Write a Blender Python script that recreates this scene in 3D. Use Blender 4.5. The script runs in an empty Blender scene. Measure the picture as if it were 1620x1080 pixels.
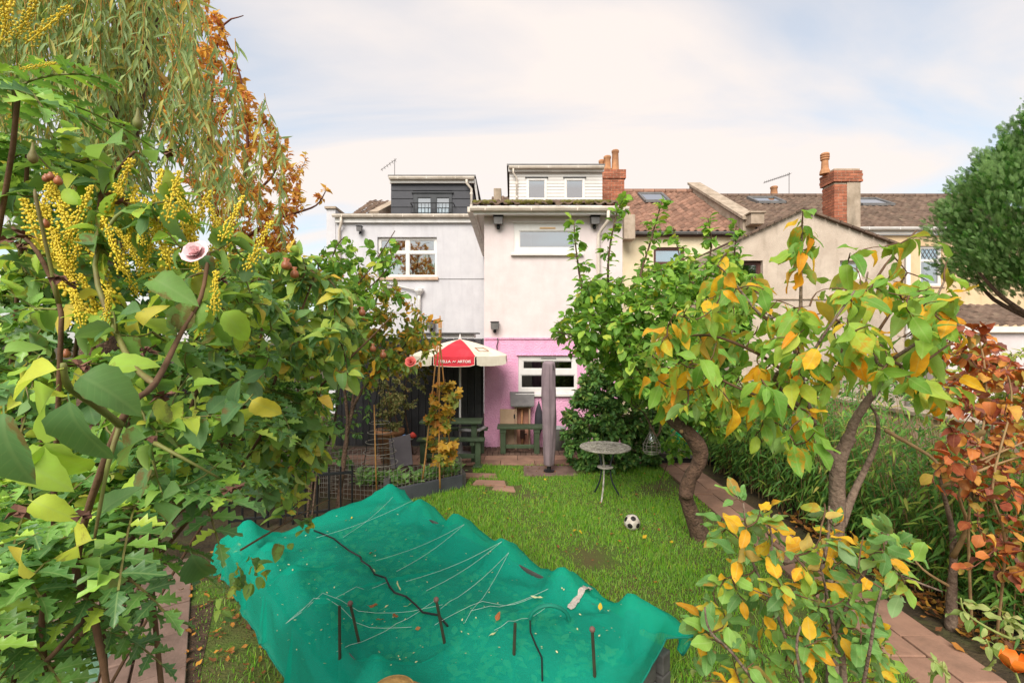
import bpy, math, random
import numpy as np
from mathutils import Vector, Matrix
random.seed(7); rng = np.random.default_rng(7)
R = math.radians
S = bpy.context.scene
COL = S.collection
# ---------------------------------------------------------------- camera, sky, sun, exposure
CZ, FPX = 2.15, 720.0
cam = bpy.data.cameras.new('camera'); cam.lens = 16.0; cam.sensor_width = 36.0; cam.clip_start = 0.02; cam.clip_end = 2000
camo = bpy.data.objects.new('camera', cam); COL.objects.link(camo)
camo.location = (0, 0, CZ); camo.rotation_euler = (R(90), 0, 0); S.camera = camo
SUN_EL, SUN_AZ = 42, 196          # azimuth in degrees, clockwise from +Y (behind the camera, a little to the left)
W = bpy.data.worlds.new('World'); S.world = W; W.use_nodes = True
nt = W.node_tree; nt.nodes.clear()
def wn(t, **k):
    n = nt.nodes.new(t)
    for a, b in k.items(): setattr(n, a, b)
    return n
sky = wn('ShaderNodeTexSky', sky_type='NISHITA', sun_disc=False, sun_elevation=R(SUN_EL), sun_rotation=R(SUN_AZ))
sky.air_density = 1.0; sky.dust_density = 2.0; sky.ozone_density = 1.0
tc = wn('ShaderNodeTexCoord'); sep = wn('ShaderNodeSeparateXYZ'); nt.links.new(tc.outputs['Generated'], sep.inputs[0])
mx = wn('ShaderNodeMath', operation='MAXIMUM'); mx.inputs[1].default_value = 0.0; nt.links.new(sep.outputs['Z'], mx.inputs[0])
ad = wn('ShaderNodeMath', operation='ADD'); ad.inputs[1].default_value = 0.22; nt.links.new(mx.outputs[0], ad.inputs[0])
vd = wn('ShaderNodeVectorMath', operation='DIVIDE'); nt.links.new(tc.outputs['Generated'], vd.inputs[0])
cb = wn('ShaderNodeCombineXYZ')
for i in range(3): nt.links.new(ad.outputs[0], cb.inputs[i])
nt.links.new(cb.outputs[0], vd.inputs[1])
mp = wn('ShaderNodeMapping'); mp.inputs['Scale'].default_value = (0.55, 1.5, 0.3); mp.inputs['Rotation'].default_value = (0, 0, R(-14)); mp.inputs['Location'].default_value = (0.7, 0.35, 0)
nt.links.new(vd.outputs[0], mp.inputs[0])
nz = wn('ShaderNodeTexNoise'); nz.inputs['Scale'].default_value = 1.15; nz.inputs['Detail'].default_value = 7; nz.inputs['Roughness'].default_value = 0.5; nz.inputs['Distortion'].default_value = 0.7
nt.links.new(mp.outputs[0], nz.inputs['Vector'])
rp = wn('ShaderNodeValToRGB'); rp.color_ramp.elements[0].position = 0.40; rp.color_ramp.elements[0].color = (0.5, 0.5, 0.5, 1); rp.color_ramp.elements[1].position = 0.60; rp.color_ramp.elements[1].color = (0.97, 0.97, 0.97, 1)
nt.links.new(nz.outputs['Fac'], rp.inputs[0])
mul = wn('ShaderNodeMix', data_type='RGBA', blend_type='MULTIPLY'); mul.inputs[0].default_value = 1.0
nt.links.new(sky.outputs[0], mul.inputs[6]); mul.inputs[7].default_value = (1.25, 1.66, 1.62, 1)
mxx = wn('ShaderNodeMix', data_type='RGBA'); nt.links.new(rp.outputs[0], mxx.inputs[0]); nt.links.new(mul.outputs[2], mxx.inputs[6]); mxx.inputs[7].default_value = (6.5, 5.85, 5.45, 1)
bg = wn('ShaderNodeBackground'); bg.inputs[1].default_value = 0.10; nt.links.new(mxx.outputs[2], bg.inputs[0])
wo = wn('ShaderNodeOutputWorld'); nt.links.new(bg.outputs[0], wo.inputs[0])
sl = bpy.data.lights.new('sun', 'SUN'); sl.energy = 3.0; sl.angle = R(40); sl.color = (1.0, 0.94, 0.87)
so = bpy.data.objects.new('sun', sl); COL.objects.link(so)
az, el = R(SUN_AZ), R(SUN_EL)
sd = Vector((math.sin(az) * math.cos(el), math.cos(az) * math.cos(el), math.sin(el)))
so.rotation_euler = sd.to_track_quat('Z', 'Y').to_euler(); so.location = sd * 30 + Vector((0, 0, 10))
S.view_settings.view_transform = 'Standard'; S.view_settings.look = 'None'; S.view_settings.gamma = 1.0
S.view_settings.use_curve_mapping = False; S.view_settings.exposure = 0.68
S.cycles.use_denoising = True; S.cycles.max_bounces = 8; S.cycles.transparent_max_bounces = 16
S.cycles.diffuse_bounces = 4; S.cycles.sample_clamp_indirect = 6

# ---------------------------------------------------------------- helpers
def P(u, v, d): return Vector(((u - 810) / FPX * d, d, CZ - (v - 540) / FPX * d))
def lin(h):
    h = h.lstrip('#'); o = []
    for i in (0, 2, 4):
        c = int(h[i:i + 2], 16) / 255; o.append(c / 12.92 if c <= 0.04045 else ((c + 0.055) / 1.055) ** 2.4)
    return (*o, 1)
ORG = {}
def tag(o, label=None, cat=None, group=None, kind=None):
    if label: o['label'] = label
    if cat: o['category'] = cat
    if group: o['group'] = group
    if kind: o['kind'] = kind
    return o
def thing(name, label, cat, loc=(0, 0, 0), group=None):
    o = bpy.data.objects.new(name, None); COL.objects.link(o); o.location = loc; o.empty_display_size = 0.1
    ORG[o.name] = Vector(loc); return tag(o, label, cat, group)
def link(name, me, mat, parent=None, smooth=False):
    o = bpy.data.objects.new(name, me); COL.objects.link(o)
    if mat is not None and len(me.materials) == 0:
        for m in (mat if isinstance(mat, (list, tuple)) else [mat]): me.materials.append(m)
    if smooth: me.polygons.foreach_set('use_smooth', [True] * len(me.polygons))
    if parent is not None: o.parent = parent; ORG[o.name] = ORG[parent.name]
    else: ORG[o.name] = Vector((0, 0, 0))
    return o
class MB:
    def __init__(s): s.v = []; s.f = []; s.m = []
    def add(s, vs, fs, mi=0):
        b = len(s.v); s.v += [tuple(x) for x in vs]; s.f += [tuple(b + i for i in f) for f in fs]; s.m += [mi] * len(fs); return s
    def box(s, x0, x1, y0, y1, z0, z1, mi=0):
        if x0 > x1: x0, x1 = x1, x0
        if y0 > y1: y0, y1 = y1, y0
        if z0 > z1: z0, z1 = z1, z0
        return s.add([(x0, y0, z0), (x1, y0, z0), (x1, y1, z0), (x0, y1, z0), (x0, y0, z1), (x1, y0, z1), (x1, y1, z1), (x0, y1, z1)],
                     [(3, 2, 1, 0), (4, 5, 6, 7), (0, 1, 5, 4), (1, 2, 6, 5), (2, 3, 7, 6), (3, 0, 4, 7)], mi)
    def prism(s, poly, y0, y1, mi=0):       # polygon in XZ, extruded along Y
        n = len(poly)
        return s.add([(x, y0, z) for x, z in poly] + [(x, y1, z) for x, z in poly],
                     [tuple(range(n)), tuple(range(2 * n - 1, n - 1, -1))] + [(i, i + n, (i + 1) % n + n, (i + 1) % n) for i in range(n)], mi)
    def slab(s, poly, z0, z1, mi=0):        # polygon in XY (counter-clockwise), extruded along Z
        n = len(poly)
        return s.add([(x, y, z0) for x, y in poly] + [(x, y, z1) for x, y in poly],
                     [tuple(range(n - 1, -1, -1)), tuple(range(n, 2 * n))] + [(i, (i + 1) % n, (i + 1) % n + n, i + n) for i in range(n)], mi)
    def bar(s, p, q, w, t, up=(0, 0, 1), mi=0):
        p, q = Vector(p), Vector(q); d = (q - p).normalized(); u = Vector(up)
        a = d.cross(u)
        if a.length < 1e-4: a = d.cross(Vector((1, 0, 0)))
        a.normalize(); b = a.cross(d).normalized(); a = a * w / 2; b = b * t / 2
        vs = [e + x * a + y * b for e in (p, q) for x, y in ((-1, -1), (1, -1), (1, 1), (-1, 1))]
        return s.add(vs, [(3, 2, 1, 0), (4, 5, 6, 7), (0, 1, 5, 4), (1, 2, 6, 5), (2, 3, 7, 6), (3, 0, 4, 7)], mi)
    def tube(s, pts, rad, seg=6, mi=0, cap=True):
        pts = [Vector(p) for p in pts]; n = len(pts)
        if not hasattr(rad, '__len__'): rad = [rad] * n
        base = len(s.v); ref = None
        for i, p in enumerate(pts):
            d = (pts[min(i + 1, n - 1)] - pts[max(i - 1, 0)])
            d = d.normalized() if d.length > 1e-9 else Vector((0, 0, 1))
            if ref is None: ref = d.orthogonal().normalized()
            ref = (ref - d * ref.dot(d)); ref = ref.normalized() if ref.length > 1e-6 else d.orthogonal().normalized()
            b = d.cross(ref)
            for k in range(seg):
                a = 2 * math.pi * k / seg; s.v.append(tuple(p + (ref * math.cos(a) + b * math.sin(a)) * rad[i]))
        for i in range(n - 1):
            for k in range(seg):
                k2 = (k + 1) % seg; s.f.append((base + i * seg + k, base + i * seg + k2, base + (i + 1) * seg + k2, base + (i + 1) * seg + k)); s.m.append(mi)
        if cap:
            s.f.append(tuple(base + k for k in range(seg - 1, -1, -1))); s.f.append(tuple(base + (n - 1) * seg + k for k in range(seg))); s.m += [mi, mi]
        return s
    def ring(s, c, r, tr, n=20, seg=5, axis=None, mi=0):
        c = Vector(c); pts = [c + Vector((math.cos(a) * r, math.sin(a) * r, 0)) for a in [2 * math.pi * i / n for i in range(n + 1)]]
        return s.tube(pts, tr, seg, mi, cap=False)
    def lathe(s, c, prof, seg=16, mi=0, wob=None):
        base = len(s.v); c = Vector(c)
        for i, (r, z) in enumerate(prof):
            for k in range(seg):
                a = 2 * math.pi * k / seg; rr = r * (wob(a, z) if wob else 1); s.v.append((c.x + rr * math.cos(a), c.y + rr * math.sin(a), c.z + z))
        for i in range(len(prof) - 1):
            for k in range(seg):
                k2 = (k + 1) % seg; s.f.append((base + i * seg + k, base + i * seg + k2, base + (i + 1) * seg + k2, base + (i + 1) * seg + k)); s.m.append(mi)
        s.f.append(tuple(base + k for k in range(seg - 1, -1, -1))); s.f.append(tuple(base + (len(prof) - 1) * seg + k for k in range(seg))); s.m += [mi, mi]
        return s
    def ball(s, c, r, seg=8, rows=5, mi=0):
        return s.lathe(c, [(r * math.sin(math.pi * (i + .02) / (rows - 1 + .04)), -r * math.cos(math.pi * (i + .02) / (rows - 1 + .04))) for i in range(rows)], seg, mi)
    def build(s, name, mat, parent=None, smooth=False, bevel=0, kind=None, label=None):
        me = bpy.data.meshes.new(name); o0 = ORG[parent.name] if parent is not None else Vector((0, 0, 0))
        me.from_pydata([(x - o0.x, y - o0.y, z - o0.z) for x, y, z in s.v], [], s.f)
        if any(s.m): me.polygons.foreach_set('material_index', s.m)
        o = link(name, me, mat, parent, smooth)
        if bevel:
            b = o.modifiers.new('bevel', 'BEVEL'); b.width = bevel; b.segments = 2; b.limit_method = 'ANGLE'
        if kind: o['kind'] = kind
        if label: o['label'] = label
        return o
def box(name, mat, parent, x0, x1, y0, y1, z0, z1, bevel=0, **k): return MB().box(x0, x1, y0, y1, z0, z1).build(name, mat, parent, bevel=bevel, **k)

# ---------------------------------------------------------------- materials
def nodes(name):
    m = bpy.data.materials.new(name); m.use_nodes = True; t = m.node_tree; t.nodes.clear()
    out = t.nodes.new('ShaderNodeOutputMaterial'); return m, t, out
def N(t, typ, ins=None, **k):
    n = t.nodes.new(typ)
    for a, b in k.items(): setattr(n, a, b)
    for a, b in (ins or {}).items():
        if isinstance(b, bpy.types.NodeSocket): t.links.new(b, n.inputs[a])
        else: n.inputs[a].default_value = b
    return n
def mixc(t, f, a, b, bt='MIX'):
    n = N(t, 'ShaderNodeMix', data_type='RGBA', blend_type=bt)
    for i, x in ((0, f), (6, a), (7, b)):
        if isinstance(x, bpy.types.NodeSocket): t.links.new(x, n.inputs[i])
        else: n.inputs[i].default_value = x
    return n.outputs[2]
def math_(t, op, a, b=0.0, c=0.0):
    n = N(t, 'ShaderNodeMath', operation=op)
    for i, x in enumerate((a, b, c)):
        if isinstance(x, bpy.types.NodeSocket): t.links.new(x, n.inputs[i])
        else: n.inputs[i].default_value = x
    return n.outputs[0]
def rand01(t):
    a = N(t, 'ShaderNodeObjectInfo').outputs['Random']; b = N(t, 'ShaderNodeNewGeometry').outputs['Random Per Island']
    return math_(t, 'FRACT', math_(t, 'ADD', a, math_(t, 'MULTIPLY', b, 7.317)))
def surf(name, c1, c2=None, scale=6, rough=.8, bump=.15, bscale=60, metal=0, spec=.4, rnd=0.0, stain=None, stain_amt=.5, stain_scale=(2, 2, .6), lo=.35, hi=.65, bdist=.01, sheen=0):
    m, t, out = nodes(name); tcn = N(t, 'ShaderNodeTexCoord').outputs['Object']
    c1 = lin(c1); c2 = lin(c2) if c2 else tuple(x * .85 for x in c1[:3]) + (1,)
    n1 = N(t, 'ShaderNodeTexNoise', {'Vector': tcn, 'Scale': scale, 'Detail': 8.0, 'Roughness': .62})
    f = N(t, 'ShaderNodeMapRange', {'Value': n1.outputs['Fac'], 'From Min': lo, 'From Max': hi}).outputs[0]
    c = mixc(t, f, c1, c2)
    if stain:
        mpn = N(t, 'ShaderNodeMapping', {'Vector': tcn, 'Scale': stain_scale}).outputs[0]
        n3 = N(t, 'ShaderNodeTexNoise', {'Vector': mpn, 'Scale': 1.7, 'Detail': 9.0, 'Roughness': .65, 'Distortion': .4})
        f3 = N(t, 'ShaderNodeMapRange', {'Value': n3.outputs['Fac'], 'From Min': .5, 'From Max': .72, 'To Max': stain_amt}).outputs[0]
        c = mixc(t, f3, c, lin(stain))
    if rnd:
        r = rand01(t); v = math_(t, 'ADD', 1 - rnd, math_(t, 'MULTIPLY', r, 2 * rnd))
        c = N(t, 'ShaderNodeHueSaturation', {'Color': c, 'Value': v}).outputs[0]
    n2 = N(t, 'ShaderNodeTexNoise', {'Vector': tcn, 'Scale': bscale, 'Detail': 4.0})
    b = N(t, 'ShaderNodeBump', {'Height': n2.outputs['Fac'], 'Strength': bump, 'Distance': bdist})
    p = N(t, 'ShaderNodeBsdfPrincipled', {'Base Color': c, 'Roughness': rough, 'Metallic': metal, 'Specular IOR Level': spec, 'Normal': b.outputs[0]})
    t.links.new(p.outputs[0], out.inputs[0]); return m
def leafmat(name, stops, rough=.55, trans=.35, vein='#b9c98a', vamt=.35, spot=None, spot_amt=.0, back='#9db07a', spec=.24, tcol=None, nveins=9.0):
    m, t, out = nodes(name); r = rand01(t)
    rp = N(t, 'ShaderNodeValToRGB', {'Fac': r}); e = rp.color_ramp.elements; rp.color_ramp.interpolation = 'LINEAR'
    while len(e) < len(stops): e.new(.5)
    for i, (p, c) in enumerate(stops): e[i].position = p; e[i].color = lin(c)
    uv = N(t, 'ShaderNodeUVMap').outputs[0]; sp = N(t, 'ShaderNodeSeparateXYZ', {0: uv})
    lat = math_(t, 'ABSOLUTE', math_(t, 'SUBTRACT', sp.outputs[1], .5))
    mid = N(t, 'ShaderNodeMapRange', {'Value': lat, 'From Min': .012, 'From Max': .05, 'To Min': 1.0, 'To Max': 0.0}).outputs[0]
    wv = math_(t, 'SINE', math_(t, 'MULTIPLY', math_(t, 'SUBTRACT', sp.outputs[0], math_(t, 'MULTIPLY', lat, .75)), nveins * 6.283))
    lv = N(t, 'ShaderNodeMapRange', {'Value': wv, 'From Min': .8, 'From Max': 1.0, 'To Max': .55}).outputs[0]
    vv = math_(t, 'MULTIPLY', math_(t, 'MAXIMUM', mid, lv), vamt)
    pos = N(t, 'ShaderNodeNewGeometry').outputs['Position']
    nz_ = N(t, 'ShaderNodeTexNoise', {'Vector': pos, 'Scale': 28.0, 'Detail': 4.0, 'Roughness': .6})
    c = N(t, 'ShaderNodeHueSaturation', {'Color': rp.outputs[0], 'Hue': math_(t, 'ADD', .485, math_(t, 'MULTIPLY', nz_.outputs['Fac'], .03)), 'Value': math_(t, 'ADD', .72, math_(t, 'MULTIPLY', nz_.outputs['Fac'], .56))}).outputs[0]
    if spot:
        n2 = N(t, 'ShaderNodeTexNoise', {'Vector': pos, 'Scale': 17.0, 'Detail': 6.0, 'Roughness': .7})
        edge = math_(t, 'ADD', n2.outputs['Fac'], math_(t, 'MULTIPLY', lat, .22))
        edge = math_(t, 'ADD', edge, math_(t, 'MULTIPLY', math_(t, 'SUBTRACT', math_(t, 'FRACT', math_(t, 'MULTIPLY', r, 13.7)), .5), .25))
        f = N(t, 'ShaderNodeMapRange', {'Value': edge, 'From Min': .64, 'From Max': .72, 'To Max': spot_amt}).outputs[0]
        c = mixc(t, f, c, lin(spot))
    c = mixc(t, vv, c, lin(vein))
    bf = N(t, 'ShaderNodeNewGeometry').outputs['Backfacing']
    c = mixc(t, math_(t, 'MULTIPLY', bf, .35), c, lin(back))
    bmp = N(t, 'ShaderNodeBump', {'Height': vv, 'Strength': -.35, 'Distance': .004})
    rn = math_(t, 'ADD', rough - .1, math_(t, 'MULTIPLY', nz_.outputs['Fac'], .25))
    p = N(t, 'ShaderNodeBsdfPrincipled', {'Base Color': c, 'Roughness': rn, 'Specular IOR Level': spec, 'Normal': bmp.outputs[0]})
    tcx = mixc(t, 1.0, c, lin(tcol) if tcol else (1.25, 1.3, .55, 1), 'MULTIPLY')
    tr = N(t, 'ShaderNodeBsdfTranslucent', {'Color': tcx})
    ms = N(t, 'ShaderNodeMixShader', {0: trans, 1: p.outputs[0], 2: tr.outputs[0]})
    t.links.new(ms.outputs[0], out.inputs[0]); return m
def glass(name, tint='#8f9aa0', mixf=.55, rough=.03):
    m, t, out = nodes(name)
    tr = N(t, 'ShaderNodeBsdfTransparent', {'Color': lin(tint)}); gl = N(t, 'ShaderNodeBsdfGlossy', {'Color': (.9, .92, .95, 1), 'Roughness': rough})
    ms = N(t, 'ShaderNodeMixShader', {0: mixf, 1: tr.outputs[0], 2: gl.outputs[0]}); t.links.new(ms.outputs[0], out.inputs[0]); return m

white_wall = surf('white_render', '#d7cac8', '#cdbfbd', 3, .9, .25, 45, stain='#bcafaa', stain_amt=.22, stain_scale=(3, 3, .35))
pink_wall = surf('pink_render', '#ebaecb', '#e4a1c2', 5, .9, .9, 38, stain='#efc2da', stain_amt=.35, bdist=.03)
grey_wall = surf('grey_render', '#cbc8ca', '#c0bdc0', 2.2, .9, .2, 30, stain='#a19da0', stain_amt=.3, stain_scale=(2.5, 2.5, .3))
cream_wall = surf('cream_render', '#e2d3b4', '#d6c5a4', 2, .9, .2, 30, stain='#b09a78', stain_amt=.3)
rough_wall = surf('roughcast_render', '#cdbcab', '#bba998', 2, .95, .8, 60, stain='#8d7c6c', stain_amt=.45, bdist=.02)
yellow_wall = surf('yellow_render', '#dcc09a', '#cdb08a', 2, .9, .5, 50, stain='#a88a66', stain_amt=.35)
upvc = surf('white_plastic', '#dedad6', '#d0cbc6', 2, .4, .03, 20, stain='#b5ab9c', stain_amt=.25)
gutter_m = surf('gutter_plastic', '#d8cdc0', '#c6b9aa', 3, .5, .05, 20, stain='#8f8069', stain_amt=.5)
sill_stone = surf('sill_stone', '#cbb09a', '#b89c86', 5, .85, .2, 40)
black_board = surf('black_timber', '#3a393b', '#2c2b2d', 4, .75, .4, 30, rnd=.22, stain='#5a5654', stain_amt=.4, stain_scale=(8, 8, .5))
black_clad = surf('black_cladding', '#3d3d42', '#34343a', 3, .6, .15, 30, rnd=.12)
white_clad = surf('white_cladding', '#cfcac5', '#c4beb8', 2, .5, .05, 20)
lead = surf('lead_sheet', '#6d6a68', '#5b5857', 5, .6, .1, 30)
stone = surf('weathered_stone', '#b3a18e', '#948370', 4, .95, .4, 30, stain='#6b6252', stain_amt=.6)
red_tile = surf('red_clay_tile', '#8f6a58', '#735545', 5, .85, .3, 30, rnd=.28, stain='#5e4a3c', stain_amt=.5)
brown_tile = surf('brown_tile', '#6f5a4c', '#574539', 5, .85, .3, 30, rnd=.25, stain='#8b7e68', stain_amt=.35)
moss = surf('moss', '#7c7434', '#54511f', 14, 1, 1.0, 60, stain='#8a7a58', stain_amt=.7, bdist=.03)
brick_m = surf('red_brick', '#a8694e', '#8f533d', 9, .9, .4, 40, rnd=.25)
mortar = surf('mortar', '#b7a08c', '#9d8875', 6, .95, .4, 40)
terracotta = surf('terracotta', '#bd8860', '#a2704d', 6, .85, .2, 30, stain='#5f4b3a', stain_amt=.5)
brown_frame = surf('brown_frame', '#5a3830', '#4a2d27', 4, .5, .1, 30)
dark_frame = surf('dark_frame', '#34363a', '#2a2c30', 4, .5, .05, 30)
dark_metal = surf('dark_metal', '#2a2a2a', '#1f1f20', 6, .5, .1, 40, metal=.3)
rust_wire = surf('galvanised_wire', '#a59f95', '#7c7368', 12, .5, .1, 40, metal=.5)
dark_room = surf('dim_room', '#5c5a57', '#4a4846', 2, .9, .05, 20)
curtain_m = surf('curtain', '#d8d3cb', '#c3bdb4', 3, .9, .2, 20)
lamp_m = surf('paper_lampshade', '#d8b78e', '#c9a57a', 3, .9, .1, 20)
pane_m = glass('window_glass', '#a7b0b4', .5)
pane_sky = glass('skylight_glass', '#9fb0b8', .75)
pane_dark = glass('dark_window_glass', '#6b7470', .16)
green_paint = surf('green_paint', '#47573f', '#38462f', 6, .6, .3, 30, stain='#2d3228', stain_amt=.5, rnd=.12)
soil = surf('soil', '#5a4534', '#3c2d22', 7, 1, 1.0, 40, bdist=.03)
ground_m = surf('earth', '#4c4029', '#372d20', 3, 1, 1.0, 25, stain='#56602e', stain_amt=.5, bdist=.03)
lawn_m = surf('turf', '#4f6422', '#57502c', 3.2, 1, .9, 60, bdist=.02)
slab_m = surf('paving_slab', '#9c7864', '#826352', 3, .9, .3, 60, rnd=.16, stain='#6a5546', stain_amt=.6)
left_slab = surf('old_paving_slab', '#8a7064', '#6c554a', 3, .9, .3, 60, rnd=.16, stain='#4c3f36', stain_amt=.6)
dbrick = surf('dark_paver', '#6b5346', '#574338', 8, .9, .4, 50, rnd=.2)
sleeper = surf('grey_sleeper', '#5c5956', '#464340', 4, .85, .5, 30, stain='#35312e', stain_amt=.6, stain_scale=(1, 1, 8), rnd=.15)
bamboo_cane = surf('bamboo_cane', '#c08d52', '#a67540', 10, .6, .2, 30)
bark = surf('bark', '#6e5443', '#4a382c', 14, .95, 1.0, 45, bdist=.03, stain='#7a6a58', stain_amt=.5)
bark_grey = surf('cherry_bark', '#85705f', '#5f4c40', 16, .9, .9, 50, bdist=.02, stain='#8d8070', stain_amt=.5)
twig_m = surf('twig', '#6e5138', '#503a28', 12, .85, .4, 50)
twig_green = surf('green_stem', '#77803e', '#6a5a35', 9, .6, .2, 40)
twig_gold = surf('golden_twig', '#b28a3c', '#937032', 9, .7, .2, 40)
twig_red = surf('red_twig', '#7a4636', '#5a352a', 9, .8, .2, 40)
pale_stem = surf('pale_stem', '#a5885f', '#8b6e4b', 9, .8, .3, 40)

# ---------------------------------------------------------------- leaves
def prof_ovate(t): return max(0, math.sin(math.pi * t ** .75)) ** .9
def prof_oval(t): return max(0, math.sin(math.pi * t ** .8)) ** .66
def prof_round(t): return max(0, math.sin(math.pi * t ** .85)) ** .6
def prof_lance(t): return max(0, math.sin(math.pi * t ** .7)) ** 1.0
def leaf_t(n=6, width=.3, prof=prof_ovate, pet=.16, serr=0.0, fold=.25, droop=.25, wave=.04, spin=0, seed=0, curl=0.0):
    """template: base at the origin, blade along +X, +Z the upper side; unit length"""
    r = random.Random(seed); V = []; UV = []; F = []
    ts = [0] + [i / n for i in range(1, n)] + [1.0]
    rows = ([(-pet, .012, 0)] if pet else []) + [(t, max(prof(t) * width, .010 if t < 1 else .002), t) for t in ts]
    ph = r.random() * 6.28
    for i, (x, w, t) in enumerate(rows):
        if serr and 0 < t < 1: w *= 1 + (serr if i % 2 else -serr)
        if spin and 0 < t < 1: w = w * (1 + spin if i % 2 else 1 - spin)
        xx = x + pet; zc = -droop * t * t + wave * .6 * math.sin(ph + t * 5); sw = spin * .16 if (spin and i % 2) else 0
        for sgn in (-1, 0, 1):
            z = zc + (fold * w * abs(sgn)) + (wave * math.sin(ph * 1.7 + t * 9 + sgn * 2) if sgn else 0) - curl * (w ** 2) * abs(sgn) * 3
            V.append((xx + (sw if sgn else 0), sgn * w, z if t > 0 else zc)); UV.append((t, .5 + sgn * .5 * (w / (width * 1.25))))
    for i in range(len(rows) - 1):
        for k in (0, 1): F.append((i * 3 + k, (i + 1) * 3 + k, (i + 1) * 3 + k + 1, i * 3 + k + 1)[::-1])
    return np.array(V, float) / (1 + pet), np.array(F, int)[:, ::-1].copy(), np.array(UV, float)
def lobed_t(seed=0, lobes=5, fold=.12, dep=.24):
    """palmate lobed leaf (vine, maple); fan of quads round the base"""
    r = random.Random(seed); V = [(0, 0, 0), (.12, 0, 0)]; UV = [(0, .5), (0, .5)]; F = []
    n = lobes * 4; ang = [R(-125 + 250 * i / n) for i in range(n + 1)]
    for i, a in enumerate(ang):
        k = (1 - abs(((i + 2) % 4) - 2) / 2); rad = (.5 + dep * (1 - k)) * (1 - .25 * abs(a) / 2.2)
        rad *= r.uniform(.9, 1.08); x = .3 + math.cos(a) * rad; y = math.sin(a) * rad
        V.append((x, y, fold * abs(y) - .25 * x * x + r.uniform(-.03, .03))); UV.append((max(0, min(1, x)), .5 + y * .5))
    V.append((.3, 0, -.02)); UV.append((.3, .5)); c = len(V) - 1
    F.append((0, 1, c, 2)); F.append((0, 2 + n, c, 1))
    for i in range(0, n, 2): F.append((c, 2 + i, 3 + i, 4 + i))
    return np.array(V, float), np.array(F, int), np.array(UV, float)
class Leaves:
    def __init__(s): s.p = []; s.d = []; s.n = []; s.s = []; s.k = []
    def add(s, p, d, n, sz, k=0): s.p.append(tuple(p)); s.d.append(tuple(d)); s.n.append(tuple(n)); s.s.append(sz); s.k.append(k)
    def frames(s):
        D = np.array(s.d, float); D /= np.linalg.norm(D, axis=1)[:, None] + 1e-9
        Nn = np.array(s.n, float); Nn -= D * (D * Nn).sum(1)[:, None]; ln = np.linalg.norm(Nn, axis=1)
        bad = ln < 1e-4; Nn[bad] = np.cross(D[bad], [1, .3, .2]); Nn /= np.linalg.norm(Nn, axis=1)[:, None]
        Y = np.cross(Nn, D); return np.stack([D, Y, Nn], axis=2) * np.array(s.s)[:, None, None]   # columns = axes
def joined(name, parts, mat, parent, smooth=True, kind='stuff'):
    """parts: list of (V (N,k,3), F (m,4), UV (k,2))"""
    o0 = np.array(ORG[parent.name]) if parent is not None else np.zeros(3)
    vs, fs, uvs, b = [], [], [], 0
    for V, F, UV in parts:
        n, k, _ = V.shape; vs.append((V - o0).reshape(-1, 3)); f = (F[None] + (np.arange(n) * k)[:, None, None] + b).reshape(-1, F.shape[1])
        fs.append(f); uvs.append(np.tile(UV[F.reshape(-1)], (n, 1))); b += n * k
    v = np.concatenate(vs); f = np.concatenate(fs); uv = np.concatenate(uvs); q = f.shape[1]
    me = bpy.data.meshes.new(name); me.vertices.add(len(v)); me.vertices.foreach_set('co', v.astype(np.float32).ravel())
    me.loops.add(f.size); me.loops.foreach_set('vertex_index', f.astype(np.int32).ravel())
    me.polygons.add(len(f)); me.polygons.foreach_set('loop_start', np.arange(0, f.size, q, dtype=np.int32))
    me.update(calc_edges=True)
    ul = me.uv_layers.new(name='UVMap'); ul.data.foreach_set('uv', uv.astype(np.float32).ravel())
    o = link(name, me, mat, parent, smooth)
    if kind: o['kind'] = kind
    return o
_tm = {}
def tmpl_mesh(t, mat, name):
    key = (id(t), mat.name)
    if key not in _tm:
        V, F, UV = t; me = bpy.data.meshes.new(name); me.from_pydata([tuple(x) for x in V], [], [tuple(int(i) for i in f) for f in F])
        ul = me.uv_layers.new(name='UVMap'); ul.data.foreach_set('uv', UV[F.reshape(-1)].astype(np.float32).ravel())
        me.polygons.foreach_set('use_smooth', [True] * len(me.polygons)); me.materials.append(mat); _tm[key] = me
    return _tm[key]
def foliage(root, L, tmpls, mat, name='leaf', nmax=290, minpx=9, rest='foliage'):
    """the leaves that show largest become parts of their own, the rest one part"""
    if not L.p: return
    A = L.frames(); Pn = np.array(L.p); K = np.array(L.k) % len(tmpls); org = np.array(ORG[root.name])
    d = np.maximum(Pn[:, 1], .05); px = np.array(L.s) * FPX / d
    u = 810 + Pn[:, 0] / d * FPX; v = 540 - (Pn[:, 2] - CZ) / d * FPX
    ok = (u > -60) & (u < 1680) & (v > -60) & (v < 1140) & (px >= minpx)
    sc = np.where(ok, px / d, -1); idx = np.argsort(-sc)[:nmax]; idx = idx[sc[idx] > 0]; single = np.zeros(len(Pn), bool); single[idx] = True
    for i in idx:
        me = tmpl_mesh(tmpls[K[i]], mat, name); o = bpy.data.objects.new(name, me); COL.objects.link(o); o.parent = root
        M4 = Matrix.Identity(4)
        for r_ in range(3):
            for c_ in range(3): M4[r_][c_] = A[i, r_, c_]
            M4[r_][3] = Pn[i, r_] - org[r_]
        o.matrix_local = M4
    parts = []
    for k, t in enumerate(tmpls):
        s = (~single) & (K == k)
        if s.any(): parts.append((np.einsum('nij,kj->nki', A[s], t[0]) + Pn[s][:, None], t[1], t[2]))
    if parts: joined(rest, parts, mat, root)
def inpoly(u, v, poly):
    c = False; j = len(poly) - 1
    for i in range(len(poly)):
        (xi, yi), (xj, yj) = poly[i], poly[j]
        if (yi > v) != (yj > v) and u < (xj - xi) * (v - yi) / (yj - yi) + xi: c = not c
        j = i
    return c
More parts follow.
